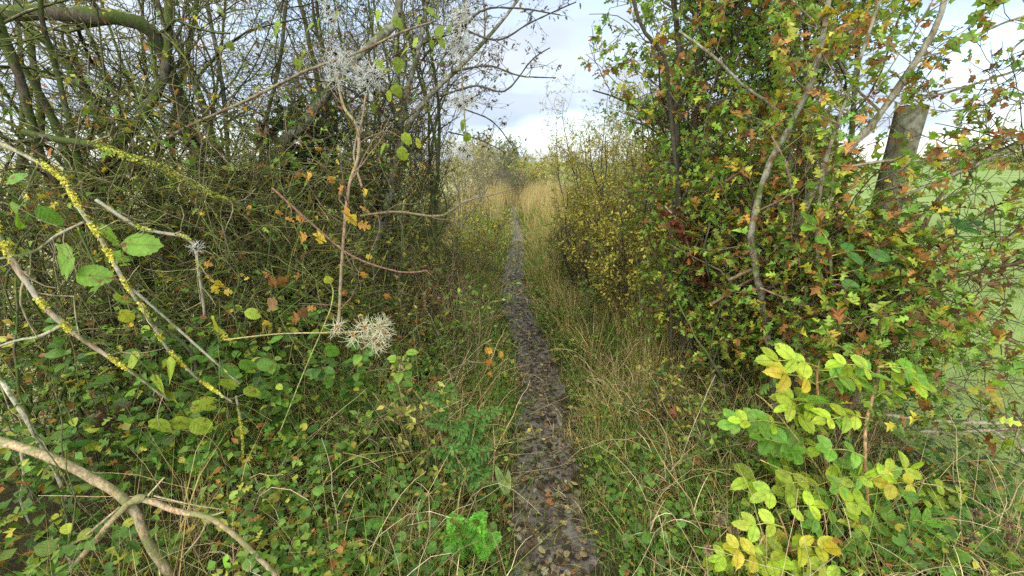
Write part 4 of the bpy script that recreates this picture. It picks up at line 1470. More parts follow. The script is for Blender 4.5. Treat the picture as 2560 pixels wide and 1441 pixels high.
for ba, ti, Y, c, k in (((300, 612), (405, 612), 1.4, MIDG, 2), ((188, 688), (282, 690), 1.35, MIDG, 1), ((95, 515), (150, 570), 1.4, (.09, .2, .04), 1), ((262, 565), (285, 625), 1.42, MIDG, 0), ((275, 640), (325, 650), 1.42, MIDG, 0),
                        ((180, 640), (120, 680), 1.35, MIDG, 0), ((50, 515), (20, 565), 1.3, MIDG, 3), ((20, 460), (60, 430), 1.3, (.09, .2, .04), 1), ((290, 730), (320, 770), 1.42, PALE, 3), ((300, 775), (335, 810), 1.4, YELG, 3)):
    px_leaf(t, T_CLEM[k], M_LEAFO, ba, ti, Y, c, .02)

t = thing("lichen_branch", "long brown branch with scattered yellow lichen tufts at the left edge", "branch", P(30, 660, 1.2))
b1 = branch_part(t, "branch", line([(-420, 330), (-220, 380), (-60, 480), (0, 590), (30, 660), (100, 740), (150, 810), (230, 865), (330, 930), (420, 1000)], [1.6, 1.35, 1.2, 1.2, 1.2, 1.25, 1.3], [16, 15, 14, 12, 10, 6]), M_GREYBARK, (.24, .19, .13))
lichen(t, *b1, [(.45, .50), (.57, .62), (.63, .67), (.73, .76), (.78, .81), (.87, .91)])
b2 = branch_part(t, "branch", line([(152, 815), (100, 840), (40, 852), (-40, 880)], [1.22, 1.2, 1.15], [9, 7, 5]), M_GREYBARK, (.26, .25, .18))
side_twigs(t, *b1, 12, .06, .22)
for ba, ti, Y, c, k in (((400, 950), (400, 1010), 1.3, PALE, 0), ((440, 905), (400, 960), 1.3, PALE, 1), ((430, 985), (435, 1020), 1.32, YELG, 0), ((350, 890), (310, 915), 1.35, PALE, 2), ((395, 1050), (420, 1095), 1.3, PALE, 0), ((440, 1040), (475, 1080), 1.32, PALE, 1),
                        ((480, 1050), (530, 1085), 1.32, PALE, 1), ((500, 1000), (540, 1030), 1.35, PALE, 0)):
    px_leaf(t, T_CLEM[k], M_LEAFO, ba, ti, Y, c, .02)

t = thing("grey_branch", "thin pale grey branch running down the left edge behind the dead stem", "branch", P(60, 1040, 1.2))
b1 = branch_part(t, "branch", line([(-300, 640), (-140, 740), (-30, 880), (0, 945), (60, 1040), (110, 1130), (160, 1230), (172, 1330), (175, 1460)], [1.6, 1.3, 1.2, 1.2, 1.15], [11, 10, 10, 8]), M_GREYBARK, (.3, .29, .22))
b2 = branch_part(t, "branch", line([(50, 1110), (60, 1190), (52, 1250), (75, 1310)], 1.2, [7, 5]), M_GREYBARK, (.3, .29, .22))
side_twigs(t, *b1, 8, .06, .2, (.26, .24, .17))

# moss-yellow branch higher up
t = thing("lichen_branch", "dark branch with a mat of yellow-green lichen crossing the upper left", "branch", P(230, 360, 1.9))
b1 = branch_part(t, "branch", line([(60, 330), (150, 350), (235, 362), (310, 390), (400, 420), (470, 455), (540, 490), (620, 515)], [1.9, 1.9, 2.0], [16, 18, 17, 13, 8]), M_BARK, (.06, .055, .04))
lichen(t, *b1, [(.3, .5), (.42, .65), (.6, .78), (.75, .92)], (.30, .32, .045), .007, 800)
side_twigs(t, *b1, 12, .1, .3)
t = thing("lichen_branch", "slender lichen-yellowed twig hanging above the ground ivy on the left", "branch", P(610, 1100, 1.45))
b1 = branch_part(t, "branch", line([(590, 990), (605, 1080), (612, 1180), (640, 1260)], 1.45, [5, 4]), M_GREYBARK, (.2, .2, .1))
b2 = branch_part(t, "branch", line([(612, 1170), (650, 1210), (690, 1230), (730, 1240)], 1.45, [4, 3]), M_GREYBARK, (.2, .2, .1))
lichen(t, *b1, [(.1, .5), (.45, .95)], size=.0045)
lichen(t, *b2, [(.3, .9)], size=.004)
b5 = branch_part(t, "branch", line([(560, 1150), (600, 1290), (620, 1400)], 1.45, [4, 3]), M_GREYBARK, (.2, .2, .1))

# dead forked stem in the lower left corner
t = thing("dead_branch", "thick pale dead stem forking three ways across the bottom left corner", "branch", P(320, 1250, 1.0))
WOOD = (.27, .21, .12)
b1 = branch_part(t, "stem", line([(-620, 1190), (-380, 1090), (-200, 1060), (-60, 1085), (0, 1103), (100, 1135), (200, 1180), (270, 1220), (322, 1258), (352, 1320), (385, 1385), (432, 1445)], [1.15, 1.1, 1.05, 1.0, 1.01, 1.02, 1.0, 1.0], [22, 20, 21, 22, 20, 20]), M_DEADWOOD, WOOD, 12)
b2 = branch_part(t, "fork", line([(322, 1258), (365, 1250), (440, 1278), (520, 1294), (600, 1350), (700, 1450)], [1.0, 1.0, .97], [13, 14, 12, 11]), M_DEADWOOD, (.31, .22, .13), 10)
b3 = branch_part(t, "fork", line([(322, 1258), (275, 1308), (215, 1380), (150, 1450)], [1.0, .98, .95], [15, 13, 12]), M_DEADWOOD, (.27, .195, .115), 10)
for a, b in (((330, 1250), (365, 1245)), ((515, 1290), (535, 1305)), ((90, 1132), (110, 1140))):
    s = Soup()
    k = catmull([P(*a, 1.0), P(*b, 1.0)], 7)
    s.tubes(k[None], (np.array([.005, .010, .0125, .013, .012, .010, .005]) * (1 if a[0] > 200 else .9))[None], 10, np.array(WOOD) * .8)
    s.obj("knot", M_DEADWOOD, t)
g = [line([(520, 1296), (500, 1340), (450, 1400)], 1.0, [6, 3]), line([(520, 1292), (560, 1280)], 1.0, [6, 4]), line([(300, 1268), (200, 1350), (160, 1370), (175, 1400), (230, 1450)], 1.0, [6, 5]), line([(385, 1240), (480, 1262), (560, 1275)], .99, [4, 3]), line([(370, 1240), (410, 1195)], 1.0, [5, 4])]
for q in g:
    branch_part(t, "side_twig", q, M_DEADWOOD, (.3, .25, .17), 6)

# ------------------------------------------------------------------ clematis with feathery seed heads
def seed_mesh(center, tailcol, n=30, seed=0):
    s = Soup()
    r_ = np.random.default_rng(seed)
    d = norm(r_.normal(size=(n, 3)))
    sw = norm(np.cross(d, r_.normal(size=(n, 3))))
    K = 8
    pts = np.zeros((n, K + 1, 3))
    L = r_.uniform(.7, 1.1, n)[:, None]
    cur = d.copy()
    kap = r_.uniform(.45, .8, n)[:, None]
    for k in range(K):
        pts[:, k + 1] = pts[:, k] + cur * L / K
        cur = norm(cur + kap * sw + .10 * r_.normal(size=(n, 3)))
    s.tubes(pts, np.full((n, K + 1), .0145) * np.linspace(1.2, .6, K + 1), 3, tailcol)
    s.tubes(pts[:, :3] * .8, np.full((n, 3), .032), 3, center)
    m = s.mesh("seed_head_shape", M_SEED)
    return m


SEEDW = [seed_mesh((.035, .03, .025), (.60, .62, .58), 42, i) for i in range(3)]
SEEDC = [seed_mesh((.40, .20, .03), (.66, .65, .48), 46, 10 + i) for i in range(3)]


def seed_head(parent, px, py, Y, size_px, meshes):
    o = bpy.data.objects.new("seed_head", meshes[rng.integers(0, len(meshes))])
    COL.objects.link(o)
    p = P(px, py, Y)
    _, _, dep = px_of(p[None])
    from mathutils import Euler
    R_ = Euler([float(v) for v in rng.uniform(0, 6.28, 3)]).to_matrix().to_4x4()
    o.parent = parent
    sz = float(size_px / F * dep[0]) * .85
    o.matrix_local = world_of(parent).inverted() @ (Matrix.Translation([float(v) for v in p]) @ R_ @ Matrix.Scale(sz, 4))
    return o


t = thing("clematis_vine", "clematis with grey-white feathery seed heads on a brown stem across the upper hedge", "vine", P(480, 310, 2.0))
b1 = branch_part(t, "stem", line([(420, 345), (480, 312), (620, 250), (760, 180), (900, 130), (1000, 82), (1092, 52)], [2.0, 2.0, 2.1], [7, 7, 6, 4]), M_DEADWOOD, (.10, .06, .042), 8)
b2 = branch_part(t, "stem", line([(848, 810), (852, 700), (870, 480), (898, 380), (885, 300), (858, 265), (840, 180)], [1.75, 1.85, 2.0], [8, 8, 6]), M_DEADWOOD, (.2, .14, .09), 8)
b3 = branch_part(t, "stem", line([(905, 470), (885, 385), (905, 300), (915, 235)], [1.95, 2.0, 2.0], [6, 5]), M_DEADWOOD, (.2, .14, .09), 6)
b4 = branch_part(t, "stem", line([(1170, 470), (1168, 390), (1160, 270), (1150, 120), (1140, 20)], [2.5, 2.5, 2.4], [4, 3]), M_DEADWOOD, (.14, .10, .07), 6)
for b in (b1, b2):
    side_twigs(t, *b, 14, .1, .35, (.16, .11, .08))
for px, py, z, Y in ((838, 135, 46, 1.95), (850, 170, 55, 1.95), (832, 170, 44, 1.95), (838, 208, 46, 1.95), (862, 140, 40, 1.97), (905, 185, 48, 1.97), (935, 185, 55, 1.97), (920, 205, 55, 1.97), (945, 195, 45, 1.97), (915, 175, 40, 1.97),
                     (820, 20, 42, 2.1), (830, 50, 38, 2.1), (1150, 40, 46, 2.4), (1160, 65, 50, 2.4), (1170, 30, 40, 2.4), (1150, 100, 52, 2.4), (1135, 110, 45, 2.4), (1165, 120, 45, 2.4), (1150, 130, 44, 2.4),
                     (1140, 250, 40, 2.5), (1165, 255, 45, 2.5), (1180, 248, 38, 2.5), (1150, 265, 36, 2.5), (1160, 375, 40, 2.5), (1172, 390, 36, 2.5), (1150, 372, 32, 2.5), (490, 622, 34, 1.6), (1190, 495, 14, 2.6)):
    seed_head(t, px, py, Y - .2, z, SEEDW)
CG = [PALE, (.16, .24, .05), YELG, (.13, .2, .04)]
for px, py in ((1035, 75), (1055, 45), (1045, 95), (985, 50), (1025, 115), (1075, 100), (950, 30), (800, 45), (850, 30), (780, 65), (765, 130), (745, 150), (1070, 25), (940, 155), (930, 260), (1000, 150), (1110, 65), (1130, 60), (985, 215), (1100, 100), (1012, 330), (1040, 345), (975, 225), (560, 120), (700, 60), (965, 360), (1005, 365), (1165, 300), (1168, 330), (570, 108)):
    a = rng.uniform(-2.6, -.5)
    L = rng.uniform(26, 44)
    px_leaf(t, T_CLEM[rng.integers(0, 4)], M_LEAFO, (px, py), (px + L * math.cos(a), py - L * math.sin(a)), 2.05 + .1 * rng.random(), np.array(CG[rng.integers(0, 4)]) * rng.uniform(.7, 1.2), .02, rng.uniform(-.5, .5))

t = thing("clematis_vine", "clematis sprig with cream curled seed heads and orange centres in mid hedge", "vine", P(640, 860, 1.35))
b1 = branch_part(t, "stem", line([(560, 850), (700, 835), (840, 832), (925, 828)], 1.35, [4, 3]), M_DEADWOOD, (.25, .22, .09), 6)
b2 = branch_part(t, "stem", line([(700, 1080), (760, 930), (830, 760), (822, 700)], [1.4, 1.35, 1.4], [3, 3]), M_TWIG, (.2, .24, .08), 6)
for px, py, z in ((842, 818, 46), (885, 838, 54), (912, 818, 46), (948, 822, 52), (935, 848, 58), (960, 835, 46), (945, 862, 46), (958, 812, 40)):
    seed_head(t, px, py, 1.34 + .03 * rng.random(), z, SEEDC)
for ba, ti, c, k in (((815, 690), (830, 715), YELG, 3), ((610, 780), (655, 790), PALE, 1), ((535, 790), (540, 840), YELG, 3), ((570, 950), (575, 985), PALE, 0), ((620, 965), (640, 1000), PALE, 1), ((600, 900), (640, 930), (.07, .16, .03), 1), ((640, 910), (690, 915), (.07, .16, .03), 1),
                     ((815, 865), (845, 895), (.07, .18, .03), 1), ((545, 920), (600, 935), (.06, .15, .03), 1), ((690, 765), (660, 748), (.13, .08, .05), 0), ((750, 775), (772, 795), (.12, .07, .045), 0)):
    px_leaf(t, T_CLEM[k], M_LEAFO, ba, ti, 1.42, c, .02)
# bright yellow and orange oak-like leaves caught on twigs
t = thing("thorn_spray", "thorn spray with bright yellow and orange lobed leaves in mid hedge", "branch", P(850, 560, 1.7))
b1 = branch_part(t, "stem", line([(680, 470), (780, 560), (880, 640), (1000, 680), (1070, 676)], [1.75, 1.7, 1.7], [6, 5, 3]), M_TWIG, (.14, .08, .06), 7)
b2 = branch_part(t, "stem", line([(900, 540), (990, 530), (1100, 540), (1160, 505), (1240, 485), (1288, 470)], [1.8, 2.0, 2.2], [6, 6, 3]), M_TWIG, (.16, .12, .08), 7)
side_twigs(t, *b1, 12, .08, .25, (.13, .10, .07))
side_twigs(t, *b2, 10, .08, .25, (.13, .10, .07))
OR = [(.42, .33, .06), (.36, .21, .06), (.28, .13, .05), (.16, .075, .035)]
for px, py, sz, ci in ((805, 580, 46, 0), (768, 592, 40, 1), (870, 520, 44, 1), (890, 535, 46, 0), (900, 515, 40, 1), (865, 540, 36, 0), (893, 560, 46, 1), (780, 435, 34, 1), (820, 440, 34, 1), (860, 465, 36, 2), (920, 475, 30, 0), (712, 545, 34, 1), (690, 525, 28, 1), (740, 545, 30, 1), (760, 545, 26, 2), (700, 690, 44, 3), (690, 700, 36, 3),
                     (750, 790, 40, 3), (765, 770, 34, 1), (640, 825, 52, 2), (660, 815, 44, 1), (610, 840, 46, 2), (660, 800, 36, 0), (545, 700, 38, 0), (530, 715, 36, 0), (560, 730, 30, 0), (510, 660, 30, 1), (905, 680, 26, 1), (915, 640, 24, 0), (968, 735, 22, 2), (855, 730, 22, 2), (1230, 875, 30, 1), (1258, 880, 26, 1), (1222, 900, 26, 2), (1228, 930, 24, 1)):
    a = rng.uniform(-3.1, 0)
    px_leaf(t, (T_MAP + T_HAW)[rng.integers(0, 6)], M_LEAFO, (px, py), (px + .78 * sz * math.cos(a), py - .78 * sz * math.sin(a)), 1.7 + .08 * rng.random(), np.array(OR[ci]) * rng.uniform(.8, 1.2), .01, rng.uniform(-.6, .6))
# withered dark clumps
for lab, px, py, Y, sz in (("shrivelled black-brown leaves above the dead stem at lower left", 270, 1045, 1.4, .026), ("shrivelled dark leaves caught below the clematis stem", 480, 345, 2.0, .026), ("shrivelled grey-brown leaves hanging left of the ivy", 665, 325, 2.1, .03)):
    t = thing("withered_leaf_cluster", lab, "dead leaves", P(px, py, Y))
    s = Soup()
    q = line([(px - 10, py - 60), (px, py - 20), (px + 5, py + 20)], Y, [4, 3])
    s.tubes(q[0][None], q[1][None], 5, (.06, .045, .035))
    s.obj("twig", M_TWIG, t)
    n = 26
    pos = P(px, py, Y) + rng.normal(size=(n, 3)) * sz * .55
    foliage(t, T_CURL, pos, frames(rng.normal(size=(n, 3)) + np.array([0, 0, -.8]), rng.normal(size=(n, 3))), sz * rng.uniform(.9, 1.5, n), palette(n, [(.03, .022, .02), (.05, .035, .03), (.09, .07, .06)], [.5, .3, .2])[0], M_LEAF, M_LEAFO, 26, 5, "shrivelled_leaf")

# ------------------------------------------------------------------ elder saplings, right foreground
def compound(parent, base, tip, Y, lp, col, n=5, stem=None, dY=.0, jit=.14):
    a, b = P(*base, Y), P(*tip, Y + dY)
    q = catmull([a, (a + b) / 2 + np.array([0, 0, .015]), b], 10)
    s = Soup()
    s.tubes(q[None], np.linspace(.0022, .0012, 10)[None], 5, (.28, .28, .07))
    o = s.obj("compound_leaf", M_TWIG, parent)
    L = lp / F * px_of(a[None])[2][0]
    ax = norm(b - a)
    face = norm(np.array([.05, -.55, .8]) + .12 * rng.normal(size=3))
    sd = norm(np.cross(ax, face))
    places = [(1.0, 0)] + [(f, sg) for f in np.linspace(.35, .9, (n - 1) // 2) for sg in (1, -1)]
    for f, sg in places:
        p = q[int(f * 9)]
        d = norm(ax + sg * sd * 1.25 + .15 * rng.normal(size=3)) if sg else ax
        Mx = frames(d[None], (face + .28 * rng.normal(size=3))[None])[0]
        put_leaf("leaflet", T_SER[rng.integers(0, 3)], M_ELDERO, p, Mx, L * rng.uniform(.75, 1.15), np.clip(np.array(col) * (1 + jit * rng.normal()) * (1 + .05 * rng.normal(size=3)), .01, .8), o)


EY, EG, EB, EO = (.24, .34, .035), (.10, .22, .035), (.35, .33, .04), (.07, .19, .06)
GE = "elder saplings at lower right"
def sapling(label, loc, stems, Y, leaves, lp, cols, wts, reach=(50, 135)):
    t = thing("elder_sapling", label, "sapling", loc, GE)
    st = []
    for pts, Ys, w, c in stems:
        st.append(pts)
        branch_part(t, "stem", line(pts, Ys, w), M_TWIG, c, 8)
    for k in range(leaves):
        pts = st[k % len(st)]
        i = rng.integers(0, len(pts) - 1)
        f = rng.random()
        bx, by = (pts[i][0] * (1 - f) + pts[i + 1][0] * f, pts[i][1] * (1 - f) + pts[i + 1][1] * f)
        sg = 1 if (k // len(st)) % 2 else -1
        L = rng.uniform(*reach)
        a = rng.uniform(-.35, .55)
        tx, ty = bx + sg * L * math.cos(a), by - L * math.sin(a) + 8
        if ty > 1470 or by > 1500:
            continue
        compound(t, (bx, by), (tx, ty), Y + rng.uniform(-.08, .12), lp * rng.uniform(.8, 1.15), cols[rng.choice(len(cols), p=wts)], 5 if L < 105 else 7, dY=rng.uniform(-.1, .05))
    return t


sapling("elder sapling with bright lime leaflets rising on a brown stem right of the verge", (*PG(2075, 1230, .1)[:2], .1),
        [([(2078, 1240), (2063, 1147), (2043, 960), (2050, 900)], [1.5, 1.5, 1.6], [7, 7, 4], (.22, .12, .05)), ([(2090, 1240), (2010, 1120), (1930, 1020), (1890, 985)], [1.5, 1.45, 1.45], [5, 4, 3], (.24, .2, .07)), ([(2080, 1240), (1990, 1190), (1900, 1150)], [1.45, 1.4, 1.4], [5, 3], (.24, .2, .07))],
        1.46, 28, 46, [EY, EB, EG], [.70, .06, .24])
sapling("low elder sapling with yellow brown-edged leaflets near the bottom of the verge", (*PG(1990, 1441, .1)[:2], .1),
        [([(2020, 1480), (1985, 1400), (1960, 1320), (1940, 1270)], [1.2, 1.22, 1.25], [6, 4], (.26, .16, .07)), ([(2010, 1480), (1920, 1410), (1840, 1380)], [1.2, 1.2, 1.2], [5, 3], (.26, .16, .07))],
        1.22, 26, 46, [EB, EY], [.4, .6], (45, 100))
sapling("bushy elder sapling with spotted lime leaflets between the verge and the ground ivy", (*PG(2170, 1400, .1)[:2], .1),
        [([(2180, 1450), (2172, 1300), (2163, 1087), (2190, 960), (2200, 880)], [1.35, 1.4, 1.6], [8, 8, 6], (.27, .17, .09)), ([(2180, 1440), (2250, 1330), (2310, 1200)], [1.35, 1.4, 1.45], [6, 4], (.2, .2, .08)), ([(2180, 1440), (2120, 1320), (2080, 1240)], [1.35, 1.35, 1.4], [6, 4], (.2, .2, .08)), ([(2190, 1450), (2260, 1400), (2330, 1360)], [1.3, 1.3, 1.3], [5, 3], (.2, .2, .08))],
        1.36, 48, 41, [EY, EB, EG], [.60, .07, .33])
t = thing("elder_sapling", "elder shoot with blue-green leaflets among the thorn leaves before the fence", "sapling", (*P(2090, 900, 1.8)[:2], .1), GE)
branch_part(t, "stem", rooted(line([(2090, 860), (2085, 760), (2075, 640), (2072, 600)], 1.8, [9, 7]), float(P(2090, 900, 1.8)[0]), 1.8), M_GREYBARK, (.12, .13, .07), 8)
for ba, ti, lp, c, n in (((2080, 690), (2235, 672), 52, EO, 7), ((2080, 640), (2180, 630), 48, EO, 5), ((2330, 600), (2400, 570), 56, EO, 5), ((2078, 700), (2150, 720), 48, EO, 5), ((2078, 620), (2030, 560), 44, EG, 5)):
    compound(t, ba, ti, 1.75, lp, c, n)

# long grey boughs low on the right
t = thing("grey_branch", "two long grey bare boughs lying low from the elder to the right edge", "branch", P(2213, 1037, 1.75))
for q, c in ((line([(2190, 1030), (2213, 1037), (2367, 1053), (2493, 1057), (2620, 1045)], [1.8, 1.75, 1.7], [8, 10, 11]), (.26, .24, .17)), (line([(2240, 1070), (2300, 1078), (2420, 1078), (2620, 1068)], [1.8, 1.75, 1.7], [6, 9, 10]), (.24, .21, .14)), (line([(2480, 1075), (2560, 1130), (2620, 1160)], [1.72, 1.7], [9, 7]), (.28, .25, .18))):
    b = branch_part(t, "branch", q, M_GREYBARK, c, 8)
    side_twigs(t, *b, 12, .08, .3, (.2, .15, .11))

# ------------------------------------------------------------------ small plants
def frond(parent, base, tip, width, col, tpl, lsz, pairs=7, arch=.03, name="frond"):
    base, tip = np.asarray(base, float), np.asarray(tip, float)
    q = catmull([base, (base + tip) / 2 + np.array([0, 0, arch]), tip], 20)
    ax = norm(tip - base)
    face = np.array([0, -.5, .85])
    sd = norm(np.cross(ax, face))
    s = Soup()
    s.tubes(q[None], np.linspace(.0022, .0008, 20)[None], 4, np.asarray(col) * .8)
    pos, D = [], []
    for f in np.linspace(.28, .97, pairs):
        for sg in (1, -1):
            w = width * (1.05 - f) ** .8 * (1 if f > .3 else .8)
            o = q[int(f * 19)]
            d = norm(ax * .75 + sg * sd)
            e = o + d * w
            s.tubes(np.stack([o, e])[None], np.array([[.0009, .0006]]), 3, np.asarray(col) * .8)
            m = max(3, int(w / (lsz * .55)))
            for g in np.linspace(.25, 1, m):
                for s2 in (1, -1):
                    pos.append(o + d * w * g)
                    D.append(norm(d * .8 + s2 * norm(np.cross(d, face)) + .15 * rng.normal(size=3)))
    pos.append(tip)
    D.append(ax)
    pos, D = np.array(pos), np.array(D)
    n = len(pos)
    s.inst(tpl, pos, frames(D, face + .3 * rng.normal(size=(n, 3))), lsz * rng.uniform(.7, 1.2, n), palette(n, [col], [1.], .16)[0])
    s.obj(name, M_LEAF, parent)


b = PG(1175, 1395, .08)
t = thing("cow_parsley", "fresh bright green ferny cow parsley leaf low beside the left edge of the path", "plant", b)
for (tx, ty), w in (((1130, 1300), .08), ((1205, 1290), .07), ((1240, 1345), .06), ((1110, 1345), .05), ((1160, 1385), .05)):
    e = P(tx, ty, float(b[1]) - .05 + .1 * rng.random())
    frond(t, b, e, w, (.085, .25, .035), T_HAW[0], .026)
b = PG(1195, 1290, .1)
t = thing("mugwort_plant", "upright green weed with deeply cut leaves left of the path", "plant", b)
for tx, ty in ((1120, 1010), (1190, 1050), (1150, 1090)):
    e = P(tx, ty, float(b[1]) + .15)
    q = catmull([b, b * .5 + e * .5 + np.array([-.03, 0, .03]), e], 16)
    s = Soup()
    s.tubes(q[None], np.linspace(.004, .002, 16)[None], 6, (.12, .14, .06))
    s.obj("stem", M_TWIG, t)
    for i in range(5, 16):
        a = rng.uniform(0, 6.28)
        d = np.array([math.cos(a), math.sin(a) * .6, .35 + .2 * rng.random()])
        frond(t, q[i], q[i] + norm(d) * rng.uniform(.07, .12), .035, (.055, .135, .035), T_OVAL[1], .024, 4, .01, "leaf")
# broad dock leaves at the path edge
T_DOCK = ovate(8, .13, fold=.3, droop=.3)
b = PG(1270, 1240, .0)
t = thing("dock_plant", "dock with long narrow leaves at the left path edge", "plant", b)
for (tx, ty), c in (((1240, 1170), (.16, .28, .10)), ((1282, 1235), (.05, .17, .04)), ((1225, 1200), (.06, .18, .05)), ((1275, 1180), (.16, .25, .12))):
    px_leaf(t, T_DOCK, M_GLOSSYO, (1272 + rng.uniform(-8, 8), 1242), (tx, ty), float(b[1]), c, .04)
# ground ivy
GI = "ground ivy plants along the path"
NTH = "first second third fourth fifth sixth seventh eighth ninth tenth eleventh twelfth thirteenth fourteenth fifteenth sixteenth seventeenth eighteenth nineteenth".split()
GIC = [(.06, .14, .032), (.05, .11, .03), (.09, .175, .04), (.16, .21, .05)]
spots = [(1010, 1190), (1060, 1250), (980, 1260), (1050, 1150), (1100, 1210), (930, 1330), (1010, 1390), (1080, 1400), (900, 1220), (1120, 1130), (860, 1400), (1180, 1110), (960, 1120),
         (1560, 1230), (1620, 1160), (1690, 1120), (1660, 1250), (1740, 1200), (1600, 1330), (1720, 1330), (1780, 1120), (1820, 1260), (2330, 1200), (2380, 1260), (2430, 1330), (2350, 1380), (2450, 1420), (2290, 1290), (2480, 1260), (2240, 1430), (2520, 1360), (2400, 1180)]
for k, (px, py) in enumerate(spots):
    right = px > 1280
    h = .12 if right else .2
    if px > 2200:
        h = .18
    b = PG(px, py, h)
    z0 = float(ground_z(b[0], b[1]))
    order = sorted((q for q in spots if (q[0] > 1280) == right), key=lambda q: -q[1])
    nth = NTH[order.index((px, py))]
    t = thing("ground_ivy", "ground ivy with round scalloped leaves, %s verge, %s from the bottom edge" % ("right" if right else "left", nth), "plant", (b[0], b[1], z0), GI + (" on the right verge" if right else " on the left verge"))
    a = rng.uniform(0, 6.28, 3)
    g = grow(np.array([[b[0], b[1], z0]] * 3), np.stack([np.cos(a), np.sin(a), .9 + 0 * a], 1), np.full(3, .26), 8, .2, (0, 0, -.05))
    s = Soup()
    s.tubes(g, np.full((3, 9), .0013), 4, (.12, .12, .05))
    s.obj("stem", M_TWIG, t)
    n = 22
    pos = np.stack([b[0] + rng.normal(0, .075, n), b[1] + rng.normal(0, .075, n), z0 + h * rng.uniform(.55, 1.15, n) + .02], 1)
    foliage(t, T_ROUND, pos, frames(rng.normal(size=(n, 3)) * np.array([1, 1, .2]), np.array([0, -.3, 1.]) + .3 * rng.normal(size=(n, 3))), (.042 if px > 2200 else .034) * rng.uniform(.7, 1.25, n), palette(n, GIC, [.35, .3, .25, .1])[0], M_GLOSSY, M_GLOSSYO, 30, 8)
# dried mint heads
GM = "dried mint heads at lower right"
for lab, px, py, Y in (("dry lilac-grey mint head nearest the path at lower right", 1800, 1300, 1.25), ("dry lilac-grey mint head just right of the one nearest the path", 1835, 1325, 1.25), ("dry lilac-grey mint head in front of the yellow elder", 1770, 1375, 1.2), ("dry lilac-grey mint head below the ground ivy", 2270, 1365, 1.15), ("dry lilac-grey mint head right of the spotted elder", 2430, 1345, 1.2), ("dry lilac-grey mint head with its neighbour near the right edge", 2520, 1310, 1.2), ("dry lilac-grey mint head by the right edge", 2530, 1345, 1.2), ("dry lilac-grey mint head above the others at lower right", 2440, 1285, 1.25)):
    p = P(px, py, Y)
    z0 = float(ground_z(p[0], p[1]))
    t = thing("mint_stalk", lab, "plant", (p[0], p[1], z0), GM)
    s = Soup()
    q = catmull([[p[0] + .03, p[1] + .02, z0], [p[0] + .02, p[1] + .01, (z0 + p[2]) / 2], p], 10)
    s.tubes(q[None], np.full((1, 10), .0016), 5, (.16, .13, .09))
    s.obj("stem", M_TWIG, t)
    n = 150
    d = norm(rng.normal(size=(n, 3)))
    s = Soup()
    s.inst(_mini, p + d * .008, frames(d, rng.normal(size=(n, 3))), .011 * rng.uniform(.6, 1.3, n), palette(n, [(.20, .15, .15), (.13, .10, .10), (.26, .2, .2)], [.4, .3, .3])[0])
    s.obj("flower_head", M_LEAF, t)
# a sprig of pink leaves
t = thing("pink_sprig", "small sprig of three dusty pink leaves in the right verge grass", "leaf", P(1690, 1025, 2.1))
s = Soup()
q = line([(1710, 1075), (1700, 1050), (1690, 1025)], 2.1, [3, 2])
s.tubes(q[0][None], q[1][None], 4, (.2, .12, .08))
s.obj("stem", M_TWIG, t)
for e in ((1668, 1030), (1688, 1010), (1682, 1045)):
    px_leaf(t, T_OVA[2], M_LEAFO, (1690, 1028), e, 2.1, (.45, .16, .14))

# withered weeds drooping beside the left hedge
GW = "withered weeds at the foot of the left hedge"
for lab, px, py in (("tangle of withered brown weed stalks below the overhanging hawthorn", 1120, 880), ("withered brown weed stalks right of the cream seed heads", 1040, 920), ("withered grey-brown weed stalks at the hedge foot farther along the verge", 1165, 790)):
    b = PG(px, py, .1)
    z0 = float(ground_z(b[0], b[1]))
    t = thing("withered_weed", lab, "weed", (b[0], b[1], z0), GW)
    n = 46
    st = np.stack([b[0] + rng.normal(0, .10, n), b[1] + rng.normal(0, .12, n), np.full(n, z0)], 1)
    g = grow(st, np.stack([rng.normal(0, .35, n), rng.normal(0, .35, n), np.ones(n)], 1), rng.uniform(.45, .95, n), 9, .12, (0, 0, 0), .16)
    s = Soup()
    s.tubes(g, taper(rng.uniform(.0014, .0028, n), 9, .45), 4, palette(n, [(.22, .16, .11), (.30, .23, .15), (.15, .10, .075)], [.4, .3, .3])[0])
    s.obj("stalks", M_STRAW, t, "stuff")
    p_, d_, _, _ = spawn(g, taper(np.full(n, .002), 9), 5, .3, 1., (40, 90))
    m = len(p_)
    foliage(t, T_CURL, p_, frames(d_ + np.array([0, 0, -.5]), rng.normal(size=(m, 3))), .026 * rng.uniform(.6, 1.3, m), palette(m, [(.16, .10, .06), (.22, .14, .08), (.11, .075, .055)], [1, 1, 1])[0], M_LEAF, M_LEAFO, 40, 7, "withered_leaf")

# knee-high weeds crowding the verges
NT = "nearest second third fourth fifth sixth seventh eighth ninth tenth eleventh twelfth thirteenth fourteenth".split()
for side, word in ((-1, "left"), (1, "right")):
    yv = np.sort(rng.uniform(1.7, 6.8, 14))
    for k, yk in enumerate(yv):
        dk = rng.uniform(.32, .85)
        xk = float(path_x(yk) + side * (path_w(yk) * .5 + dk))
        pal = [[(.06, .13, .03), (.10, .18, .04), (.14, .21, .05)], [(.20, .22, .06), (.13, .18, .05), (.28, .25, .09)], [(.05, .11, .035), (.08, .15, .04), (.20, .11, .05)]][k % 3]
        far_bush("verge_weed", "leafy knee-high weed clump on the %s verge, %s from the camera" % (word, NT[k]), "weed", xk, float(yk), float(rng.uniform(.38, .72)), float(rng.uniform(.14, .24)), pal, 520, .034, "weed clumps on the %s verge" % word, .15, 7, singles=24, twig=((.20, .17, .10), (.15, .14, .07)), shoots=(6, 3))

